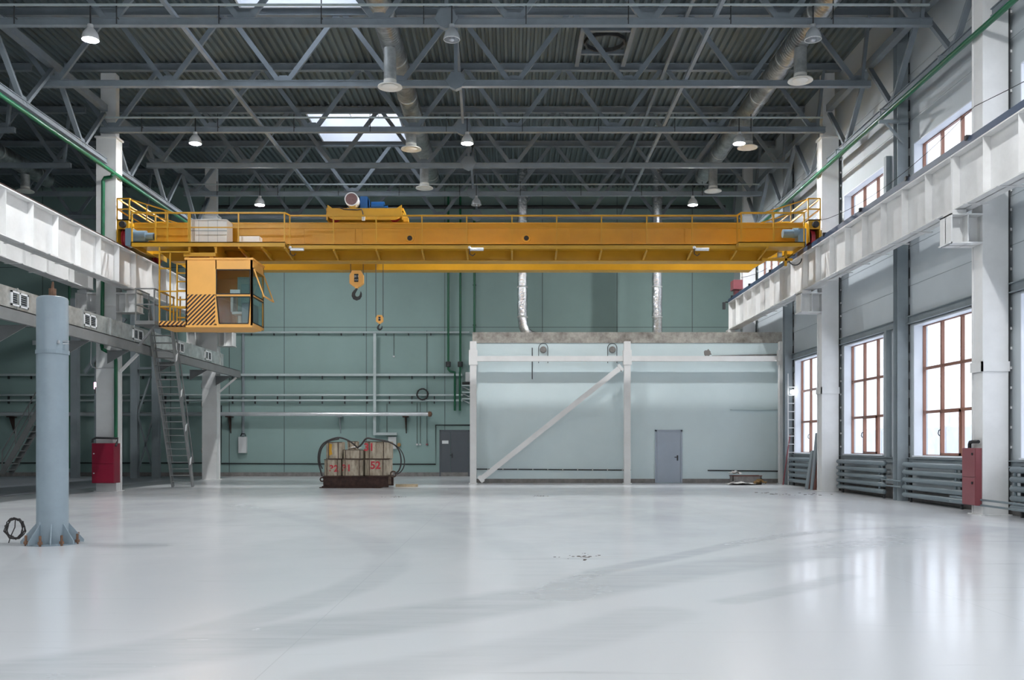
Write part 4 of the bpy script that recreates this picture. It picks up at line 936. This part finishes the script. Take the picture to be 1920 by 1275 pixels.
b.box(a.x+.05, a.x+.12, 30.4, 31.2, Z1+.25, zp-.03); b.box(c.x-.12, c.x-.05, 30.4, 31.2, Z1+.25, zp-.03)
b.build('cab_hanger', M['yellow'], cab)
b = MB(); sx = cx(437); b.box(sx-.2, sx+.25, YC+.5, YC+.95, Z0+.42, Z0+.52); b.box(sx-.24, sx-.14, YC+.5, YC+.95, Z0+.5, Z0+1.08); b.box(sx-.05, sx+.08, YC+.65, YC+.8, Z0, Z0+.42); b.build('driver_seat', M['fabric'], cab, bevel=.03)
b = MB(); b.box(cx(428), cx(446), YC+.2, YC+.26, cz(551), cz(541)); b.build('notice_card', M['sign'], cab)
b = MB(); b.box(X1-.42, X1-.1, YC+.3, YC+1.1, Z0, Z0+.75); b.build('control_desk', M['midgrey'], cab)

# trolley and hooks
tx0, tx1 = W(611,0,31.66).x, W(756,0,31.66).x; tz0, tz1 = gz1+.1, R(8.05)
tr = thing('crane_trolley', 'yellow hoist trolley with blue motors riding on top of the crane girders', 'trolley', ((tx0+tx1)/2, 32.6, gz1+.08))
b = MB(); xm = tx1-tx0
fp = [(tx0+.05,tz1+.07),(tx0+.05,tz0+.2),(tx0+.12,tz0+.1),(tx0+.26,tz0+.04),(tx1-.26,tz0+.04),(tx1-.12,tz0+.1),(tx1-.05,tz0+.2),(tx1-.05,tz1+.07),(tx1-.22,tz1-.05),(tx0+.22,tz1-.05)]
b.prism(fp, 'y', 31.66, 31.72); b.prism(fp, 'y', 33.5, 33.56)
b.box(tx0, tx1, 31.72, 33.5, tz0+.3, tz0+.36); b.box(tx0, tx0+.06, 31.72, 33.5, tz0+.05, tz0+.45); b.box(tx1-.06, tx1, 31.72, 33.5, tz0+.05, tz0+.45); b.box(tx1, tx1+.16, 31.75, 31.9, tz0, tz0+.14)
b.build('trolley_frame', M['yellow'], tr)
for x in (tx0+.3, tx1-.3):
    for y in (31.85, 33.45): MB().lathe([(.0,-.05),(.17,-.05),(.2,-.07),(.2,-.05),(.17,-.04),(.17,.05),(0,.05)], (x,y,gz1+.285), 'y', 20).build('trolley_wheel', M['wheel'], tr)
q = W(660,375,31.9); b = MB(); b.lathe([(.2,-.02),(.235,-.02),(.235,.2),(.22,.42),(.15,.46),(0,.46)], (q.x,31.8,q.z), 'y', 28); f = b.build('motor_cowl', M['sign'], tr, smooth=True)
MB().lathe([(0,.0),(.2,.0)], (q.x,31.8,q.z), 'y', 24).build('cowl_grille', mat('dusty_pink_grille', (.28,.17,.17), .8, var=.2, scale=20), f)
a, c = W(677,371,32.3), W(690,392,32.3); b = MB(); b.box(a.x, c.x, 32.1, 32.7, tz0+.36, a.z); b.tube([(q.x+.1,32.35,q.z),(c.x,32.35,q.z)], .17, 14); b.build('hoist_motor', M['blue'], tr)
a, c = W(696,377,32.3), W(720,392,32.3); b = MB(); b.tube([(a.x,32.4,a.z-.17),(c.x,32.4,a.z-.17)], .17, 14); b.box(a.x, c.x, 32.25, 32.55, tz0+.36, a.z-.1); b.tube([(c.x,32.4,a.z-.2),(c.x+.12,32.4,a.z-.2)], .06, 10); b.build('brake_motor', M['blue'], tr)
MB().tube([(tx0+.5,33.0,tz0+.6),(tx1-.3,33.0,tz0+.6)], .19, 18).build('rope_drum', M['dark'], tr)
MB().tube([W(635,388.5,31.64),W(645,392.5,31.63),W(668,393.5,31.63),W(678,392.5,31.63),W(680,398,31.62),W(681,404,31.62)], .018, 6).build('cable', M['cable'], tr)
q = W(681.5,409,31.62); MB().box(q.x-.05,q.x+.05,31.58,31.66,q.z-.09,q.z+.08).build('plug', M['cabinet'], tr)
YH = 32.62
def hookcurve(x, z, s):
    pts = [(x,YH,z),(x,YH,z-.1*s)]+[(x+s*.02+math.cos(t)*.2*s*-1, YH, z-.36*s+math.sin(t)*.2*s) for t in [math.radians(a) for a in (60,40,15,-15,-45,-75,-105,-135,-165,-190)]]
    pts = [(x,YH,z),(x-.03*s,YH,z-.1*s),(x-.1*s,YH,z-.19*s),(x-.17*s,YH,z-.3*s),(x-.18*s,YH,z-.42*s),(x-.12*s,YH,z-.53*s),(x,YH,z-.58*s),(x+.12*s,YH,z-.54*s),(x+.2*s,YH,z-.44*s),(x+.22*s,YH,z-.32*s),(x+.21*s,YH,z-.2*s)]
    rr = [.06,.06,.075,.09,.1,.105,.105,.09,.07,.05,.015]
    return pts, [r*s for r in rr]
def hook(name, label, px0, px1, py0, py1, s, ropes, txts):
    a, c = W(px0,py0,YH), W(px1,py1,YH); x = (a.x+c.x)/2; w = (c.x-a.x)/2; t = thing(name, label, 'hook', (x, YH, c.z), 'hook blocks of the crane')
    h = a.z-c.z; b = MB(); b.prism([(x-w*.62,a.z),(x+w*.62,a.z),(x+w,a.z-h*.28),(x+w,a.z-h*.8),(x+w*.4,c.z),(x-w*.4,c.z),(x-w,a.z-h*.8),(x-w,a.z-h*.28)], 'y', YH-.16*s, YH+.16*s); b.build('block_housing', M['orange'], t, bevel=.02*s)
    b = MB().box(x-w*.22, x+w*.22, YH-.12*s, YH+.12*s, c.z-.08*s, c.z); b.build('swivel', M['orange'], t)
    p, r = hookcurve(x, c.z-.04*s, s); MB().tube(p, r, 12).build('hook', M['dark'], t, smooth=True)
    b = MB(); b.box(x-w*.3, x+w*.3, YH-.16*s-.012, YH-.16*s-.001, a.z-h*.72, a.z-h*.22); pl = b.build('rating_plate', M['black'], t)
    for tx, zz, sz in txts: text_mesh(tx, sz, (x, YH-.16*s-.013, a.z-h*zz), M['sign'], t, 'rating_text')
    b = MB()
    for rx in ropes: xx = W(rx,0,YH).x; b.tube([(xx,YH,a.z-.3*h),(xx,YH,gz1+.3)], .012, 5)
    b.build('wire_rope', M['dark'], t)
hook('main_hook_block', 'large orange hook block with a black rating plate under the trolley', 656, 682, 508, 538, .66, (657.5, 681), (('20 т', .38, .10), ('10.4', .6, .075)))
hook('small_hook_block', 'small orange hook block hanging lowest under the crane', 705.3, 718.7, 591, 606, .36, (704.8, 718.2), (('5 т', .45, .06),))

# ------------------------------------------------------------------ things on the floor
# blue-grey post
px_, Y = -7.22, 14.75; t = thing('steel_post', 'thick round blue-grey steel post bolted to the floor with gusset feet', 'post', (px_, Y, 0)); r = .232
zt = R((HZ-557)/F*Y)
MB().lathe([(r,.0),(r,zt-.05),(r-.015,zt-.015),(r-.05,zt),(0,zt)], (px_,Y,0), 'z', 48).build('shaft', M['post'], t, smooth=True)
z = W(0,661,Y).z; MB().lathe([(r,-.03),(r+.012,-.03),(r+.012,.03),(r,.03)], (px_,Y,z), 'z', 48).build('collar', M['post'], t)
MB().lathe([(0,.0),(.40,.0),(.40,.02),(0,.02)], (px_,Y,0), 'z', 8).build('base_plate', M['post'], t)
for i in range(8):
    a = math.radians(22.5+45*i); d = Vector((math.cos(a), math.sin(a), 0)); n = Vector((-d.y, d.x, 0))*.008; o = Vector((px_,Y,0)); b = MB()
    p3 = [o+d*r+Vector((0,0,.02)), o+d*.45+Vector((0,0,.02)), o+d*.45+Vector((0,0,.06)), o+d*r+Vector((0,0,.33))]
    b.add([q+n for q in p3]+[q-n for q in p3], [(0,1,2,3),(7,6,5,4),(0,4,5,1),(1,5,6,2),(2,6,7,3),(3,7,4,0)]); b.build('gusset', M['post'], t)
    a2 = math.radians(45*i); q = o+Vector((math.cos(a2), math.sin(a2), 0))*.39; b = MB(); b.lathe([(.02,0),(.02,.16),(0,.165)], q, 'z', 8); b.lathe([(.038,.03),(.038,.07),(0,.07)], q, 'z', 6); b.build('anchor_bolt', M['copper'], t)
MB().tube([(px_,Y,zt),(px_,Y,zt+.13)], .055, 12).build('pipe_stub', M['copper'], t); MB().tube([(px_,Y,zt+.13),(px_+.005,Y,zt+.24)], [.025,.015], 8).build('stub_rod', M['copper'], t)
q = W(127,643,Y); b = MB(); b.box(q.x-.07,q.x+.05,Y-.1,Y-.06,q.z-.03,q.z-.012); b.box(q.x-.07,q.x+.05,Y-.1,Y-.06,q.z+.006,q.z+.024); b.box(q.x-.075,q.x-.055,Y-.18,Y-.06,q.z-.03,q.z+.024); b.build('clamp', M['silver'], t)
# cable tail beside it
rd = random.Random(11); c0 = W(28,991,14.9); pts = [(-7.87+.0,14.9,.0)]
pts = [Vector((c0.x-.1,14.9,0)), Vector((c0.x-.07,14.9,.1)), Vector((c0.x-.0,14.9,.25))]
for i in range(84):
    a = 1.5+i*.45; e = 1+.12*math.sin(i*1.7); pts.append(Vector((c0.x+math.cos(a)*.145*e, 14.9+rd.uniform(-.05,.05), c0.z+math.sin(a)*.16*e)))
tag(MB().tube(pts, .0085, 5).build('coiled_wire', M['cable'], smooth=True), 'coil of dark wire sticking up from the floor beside the blue-grey post', 'cable')
# red hydrant cabinets
def hydrant(label, x0, x1, y0, y1, z0, z1, m, face, split):
    t = thing('hydrant_cabinet', label, 'cabinet', ((x0+x1)/2, (y0+y1)/2, z0), 'red hydrant cabinets')
    MB().box(x0, x1, y0, y1, z0, z1).build('cabinet_body', M[m], t, bevel=.008)
    zm = z0+(z1-z0)*split
    for a, c in ((z0+.02, zm-.006), (zm+.006, z1-.02)):
        d = MB().box(x0+.015, x1-.015, y0-.018, y0-.001, a, c).build('door', M[m], t, bevel=.004)
        MB().lathe([(0,-.02),(.022,-.018),(.022,0)], (x0+.08, y0-.018, (a+c)/2), 'y', 10).build('lock_knob', M['sign'] if face else M['black'], d)
    return t
a, c = W(172,831,31.05), W(214,906,31.05); hydrant('red two-door hydrant cabinet on the column beside the ladder', a.x, c.x, 31.05, 31.53, c.z, a.z, 'red', 1, .49)
t = thing('hydrant_cabinet', 'faded red hydrant cabinet on the column between radiators', 'cabinet', (10.36, 21.12, .21), 'red hydrant cabinets'); x0 = 10.29
MB().box(x0, 10.428, 20.83, 21.44, .21, 1.49).build('cabinet_body', M['redr'], t, bevel=.006)
for a, c in ((.225, .83), (.845, 1.475)):
    d = MB().box(x0-.015, x0-.001, 20.84, 21.43, a, c).build('door', M['redr'], t, bevel=.004)
    MB().lathe([(0,-.02),(.03,-.018),(.03,0)], (x0-.015, 20.95, c-.12), 'x', 10).build('lock_knob', M['black'], d)
pipe('dark bent pipe into the top of the cabinet beside the ladder', [W(217,836,31.1),W(219,832,31.2),W(221,822,31.35),W(180,821,31.2),W(174,824,31.2),W(173.5,830,31.2)], .035, 'dark', None, 'cabinet_pipe')
pipe('short black pipe elbow on top of the faded red cabinet', [(10.36,21.25,1.49),(10.36,21.25,1.57),(10.36,21.22,1.62),(10.36,21.12,1.63),(10.36,20.85,1.63)], .04, 'black', None, 'cabinet_pipe')
b = MB(); b.tube([(-14.14,31.55,R(3.6)),(-14.16,31.55,R(2.75)),(-14.1,31.54,R(2.63)),(-13.95,31.54,R(2.6)),(-13.3,31.54,R(2.6))], .02, 6); tag(b.build('thin_conduit', M['cabinet'], smooth=True), 'thin grey conduit curving round the column above the red cabinet', 'conduit')

# radiators
def radiator(label, y0, y1, first=[None]):
    x = 10.82; t = thing('pipe_radiator', label, 'radiator', (x, (y0+y1)/2, 0), 'pipe radiators along the window wall')
    for i in range(5):
        z = .2+i*.205; MB().tube([(x,y0,z),(x,y0+.03,z),(x,y0+.07,z),(x,y1-.07,z),(x,y1-.03,z),(x,y1,z)], [.02,.055,.07,.07,.055,.02], 14).build('heating_pipe', M['radi'], t, smooth=True)
    for y in (y0+.3, y1-.3):
        b = MB(); b.box(x+.06, x+.11, y-.03, y+.03, 0, 1.1); b.build('support_leg', M['dark'], t)
        b = MB(); b.tube([(x,y+.12,.2),(x,y+.12,1.02)], .035, 8); b.build('header', M['radi'], t)
    return t
radiator('grey pipe radiator under the window between the red cabinet and the grey post', 22.45, 25.95)
radiator('grey pipe radiator under the window between the grey post and the far wall column', 27.2, 31.2)
radiator('grey pipe radiator past the red cabinet column, cut off by the picture edge', 17.0, 20.35)
radiator('grey pipe radiator mostly hidden behind the leaning boards', 33.0, 36.6)
for z, lb in ((.22,'thin heating pipe low across the red cabinet column'), (.34,'second thin heating pipe just above the low one at the column')):
    pipe(lb, [(10.41,18.9,z),(10.41,22.3,z)], .024, 'radi', None, 'heating_pipe')
for z, lb in ((.40,'thin heating pipe low across the grey window post'), (.56,'second thin heating pipe across the grey window post')):
    pipe(lb, [(10.74,25.9,z),(10.74,27.3,z)], .022, 'radi', None, 'heating_pipe')

# concrete weights on a steel skid
YT = 34.15; X = lambda px: W(px,0,YT).x; Zp = lambda py: W(0,py,YT).z
t = thing('steel_skid', 'rusty dark steel skid under the concrete weights', 'skid', ((X(606)+X(731))/2, YT+.7, 0)); b = MB()
zs = Zp(893); b.box(X(604), X(728), YT-.05, YT+.15, .03, .07); b.box(X(606), X(728), YT, YT+.04, .07, zs-.04); b.box(X(605), X(729), YT-.04, YT+.14, zs-.04, zs); b.box(X(605), X(729), YT+1.25, YT+1.45, .03, zs); b.box(X(606),X(729),YT+.14,YT+1.3,zs-.06,zs-.001); b.build('skid_frame', M['rust'], t)
b = MB(); b.box(X(600), X(715), YT-.14, YT+1.5, 0, .03); b.build('bottom_sheet', M['rust'], t)
q = X(731); b = MB(); b.tube(arc((q+.12,YT+.05,Zp(889)), .1, 0, 360, 12), .03, 6); b.box(X(728), X(733), YT, YT+.1, Zp(908), Zp(890)); b.build('lifting_eye', M['angle'], t)
b = MB(); b.tube(arc((X(602)+.03,YT+.05,Zp(899)), .07, 0, 360, 12), .025, 6); b.build('shackle', M['rust'], t)
wg = 'concrete weights on the skid'
def block(label, p0, p1, py0, py1, y0, dep, txt=None, tpx=0, tpy=0, ts=.3, ch=.16):
    x0, x1, z0, z1 = X(p0), X(p1), Zp(py1), Zp(py0); o = thing('concrete_weight', label, 'weight', ((x0+x1)/2, y0+dep/2, z0), wg); g = .016; x0 += g; x1 -= g; z0 += .003; z1 -= .003; y1 = y0+dep
    b = MB(); b.prism([(x0+ch,y0),(x1-ch,y0),(x1,y0+ch),(x1,y1),(x0,y1),(x0,y0+ch)], 'z', z0, z1); b.build('block', M['weight'], o, bevel=.025)
    b = MB(); e = .03
    for z in (z0+.012, z1-.012):
        b.box(x0+ch, x1-ch, y0-.004, y0+.02, z-.012, z+.012); b.bar((x0,y0+ch,z),(x0+ch,y0,z),.02,.024); b.bar((x1,y0+ch,z),(x1-ch,y0,z),.02,.024)
    for x in (x0+ch, x1-ch): b.box(x-.015, x+.015, y0-.006, y0+.01, z0, z1)
    b.build('edge_angle', M['angle'], o)
    if 'yellow' in label: MB().prism([(x0+ch+.01,z1-.05),(x0+ch+.12,z1-.08),(x0+ch+.10,z1-.3),(x0+ch+.13,z1-.45),(x0+ch+.01,z1-.5)], 'y', y0-.003, y0-.0005).build('yellow_smear', M['yellow'], o)
    if txt: text_mesh(txt, ts, (X(tpx), y0, Zp(tpy)), M['paint'], o, 'painted_number', bold=.012)
    return o
block('lower concrete weight with a red thirty-two, at the end of the skid', 606, 639.5, 861, 893, YT, 1.3, '32', 626, 879, .33, .12)
block('lower concrete weight with a red thirty-one, in the middle of the skid', 640, 680.5, 861, 893, YT+.0, 1.3, '31', 650, 878, .33, .12)
block('lower concrete weight with a red fifty-two', 681, 728.5, 861, 893, YT+.05, 1.25, '52', 703.5, 873, .38, .2)
block('upper concrete weight with a yellow smear, at the end of the stack', 609.5, 641, 828.5, 860.8, YT+.0, .75, None, 0, 0, .3, .12)
block('low broken concrete weight in the dip of the stack', 642, 680.5, 843, 860.8, YT+.02, .6, None, 0, 0, .3, .1)
block('concrete weight at the back of the dip, half hidden', 643, 664, 827, 860.8, YT+.75, .5, None, 0, 0, .3, .08)
block('upper concrete weight with a red thirty-one beside the cable', 681.5, 730, 827.5, 860.8, YT+.04, 1.2, '31', 691.5, 839, .38, .2)
cg_ = 'cable loops on the weights'
def loop(label, pix, ys, r):
    pts = [W(px,py,YT+yy) for (px,py),yy in zip(pix,ys)]; out = []
    for i in range(len(pts)-1):
        p0, p1, p2, p3 = pts[max(i-1,0)], pts[i], pts[i+1], pts[min(i+2,len(pts)-1)]
        for k in range(5):
            u = k/5; out.append(.5*((2*p1)+(p2-p0)*u+(2*p0-5*p1+4*p2-p3)*u*u+(3*p1-p0-3*p2+p3)*u**3))
    out.append(pts[-1]); tag(MB().tube(out, r, 7).build('cable_loop', M['cable'], smooth=True), label, 'cable', cg_)
loop('thick dark cable arching over the weights down to the skid, outer loop', [(670,839),(655,827),(637,820.5),(620,824),(605,833),(598,848),(597,865),(601,882),(604,893)], [.2,.0,-.1,-.12,-.1,-.05,0,.02,.0], .03)
loop('dark cable inner loop beside the end of the weights', [(636,823),(618,827),(605,838),(600,853),(600,868),(604.5,879)], [-.13,-.15,-.1,-.08,-.05,.0], .024)
loop('thick dark cable rising from the dip over the upper weight', [(670,840),(678,833),(687,822),(698,823),(712,825),(728,828)], [.0,-.05,-.08,-.1,-.1,-.1], .034)
loop('dark cable loop hanging past the weights toward the double door', [(728,828),(742,836),(750,850),(752,868),(748,882),(740,888.5)], [-.1,-.08,-.05,0,.02,.02], .028)
loop('thin outer cable loop hanging farthest from the weights', [(730,829),(748,840),(757,856),(758,872),(752,884),(744,889)], [-.16,-.1,-.05,0,.05,.08], .02)
rd = random.Random(9)
def rag(name, label, px, py, w, h, Y, m, z0=None):
    q = W(px,py,Y); b = MB(); n = 7; vs = []; z = q.z if z0 is None else z0
    for j in range(n):
        for i in range(n): vs.append((q.x+(i/(n-1)-.5)*w+rd.uniform(-.03,.03), Y+(j/(n-1)-.5)*w*.6, z+abs(math.sin(i*1.3+j*.9))*h*(1-abs(i/(n-1)-.5)*1.2)+rd.uniform(0,h*.3)))
    b.add(vs, [(j*n+i,j*n+i+1,(j+1)*n+i+1,(j+1)*n+i) for j in range(n-1) for i in range(n-1)]); return tag(b.build(name, M[m], smooth=True), label, 'rag')
rag('crumpled_rag', 'crumpled white rag in the dip of the weights', 666, 842, .5, .09, YT+.35, 'fabric')
q = W(755,911,35.0); b = MB(); b.box(X(731)+.1, q.x+.55, 35.0, 35.2, 0, .1); tag(b.build('timber_plank', M['timber']), 'short raw timber plank on the floor beside the skid', 'plank')

# debris tray near the corner
Y = 37.1; a, c = W(1374,893,Y), W(1428,907,Y); t = thing('debris_tray', 'shallow wooden tray of debris on the floor by the annexe wall', 'tray', ((a.x+c.x)/2, Y+.25, 0)); b = MB()
b.box(a.x, c.x, Y, Y+.03, 0, a.z); b.box(a.x, c.x, Y+.5, Y+.53, 0, a.z); b.box(a.x, a.x+.03, Y, Y+.53, 0, a.z); b.box(c.x-.03, c.x, Y, Y+.53, 0, a.z); b.box(a.x, c.x, Y, Y+.53, 0, .03); b.build('tray_box', M['plinth'], t)
b = MB(); b.box(a.x-.02, c.x+.02, Y-.02, Y+.05, a.z, a.z+.03); b.box(a.x-.02, c.x+.02, Y+.48, Y+.55, a.z, a.z+.03); b.build('rim', M['brown'], t)
rag('crumpled_sheet', 'crumpled white sheet lying in front of the debris tray', 1388, 908, 1.1, .12, Y-.36, 'fabric', .0)
rag('torn_cardboard', 'torn tan cardboard at the end of the debris tray', 1425, 905, .5, .22, Y-.2, 'card', .0)
rag('paper_scrap', 'scraps of pale paper heaped behind the tray', 1379, 890, .5, .15, Y+.28, 'fabric')
# boards leaning behind the column
bg_ = 'boards leaning by the far wall column'
for px0, px1, y0, y1, Yb, m, lb in ((1512,1524,845,921,33.1,'midgrey','grey board leaning behind the far wall column, first of the stack'), (1517,1530,843,920,33.3,'brown','wide brown board leaning behind the far wall column'), (1522,1533,812,920,32.7,'midgrey','tallest pale grey board leaning behind the far wall column'), (1527,1538,850,921,32.5,'brown','dark brown board leaning closest to the far wall column')):
    a = W(px0,y1,Yb); c = W(px1,y0,Yb); b = MB(); b.bar((a.x,Yb,0.0),(c.x,Yb+.05,c.z),.05,.24,(0,1,0)); b.v = [(x,y,max(z,0.0)) for x,y,z in b.v]; tag(b.build('leaning_board', M[m]), lb, 'board', bg_)
# clutter of pipes and a rack in the corner
for i, (px, m, r, lb) in enumerate(((1482.5,'railm',.035,'pale vertical pipe in the corner beside the annexe column'), (1488,'midgrey',.05,'dark grey vertical pipe in the corner, second from the annexe'), (1494,'railm',.03,'thin pale vertical pipe in the corner closest to the window'))):
    pipe(lb, [W(px,672,37.6), W(px,907,37.6)], r, m, 'corner pipes', 'corner_pipe')
t = thing('corner_ladder', 'narrow pale ladder standing in the corner by the last window', 'ladder', (W(1484,0,36.8).x, 36.8, 0)); b = MB()
for px in (1478,1490): b.bar((W(px,0,36.8).x,36.8,0),(W(px+1,0,36.8).x,36.9,W(0,700,36.8).z),.035)
b.build('rail', M['cabinet'], t)
for i in range(12): z = .3+i*.32; x0 = W(1478.5,0,36.8).x; MB().box(x0, x0+.25, 36.8, 36.84, z, z+.03).build('rung', M['cabinet'], t)
b = MB().bar((W(1468,0,36.7).x,36.7,0),(W(1482,0,36.8).x,36.85,W(0,815,37).z),.04); b.v = [(x,y,max(z,0)) for x,y,z in b.v]; tag(b.build('red_rod', M['redr']), 'thin red rod leaning in the corner by the annexe column', 'rod')
t = thing('corner_lamp', 'small bright lamp on the window wall in the corner', 'lamp', W(1487,735,36.7)); q = W(1487,735,36.7)
MB().lathe([(0,-.09),(.1,-.07),(.12,0),(.1,.07),(0,.09)], q, 'z', 14).build('lamp_globe', emit('small_lamp_glow', (1,1,1), 3.0), t, smooth=True); MB().bar(q, (XW,36.75,q.z), .03).build('lamp_arm', M['dark'], t)
q = fl(1486,927); b = MB()
rdd = random.Random(2)
for _ in range(26): x, y, s = q[0]+rdd.gauss(0,.5), q[1]+rdd.gauss(0,.5), rdd.uniform(.006,.03); b.box(x-s*1.5, x+s*1.5, y-s, y+s, 0, s*.4)
for cx_, cy_, n_ in ((*fl(1090,1044),22), (*fl(745,932),26), (*fl(1010,930),20)):
    for _ in range(n_): x, y, s = cx_+rdd.gauss(0,.16), cy_+rdd.gauss(0,.2), rdd.uniform(.004,.016); b.box(x-s*1.5, x+s*1.5, y-s, y+s, 0, s*.35)
tag(b.build('floor_debris', M['angle']), 'crumbs of brown debris scattered on the white floor', 'debris', None, 'stuff')
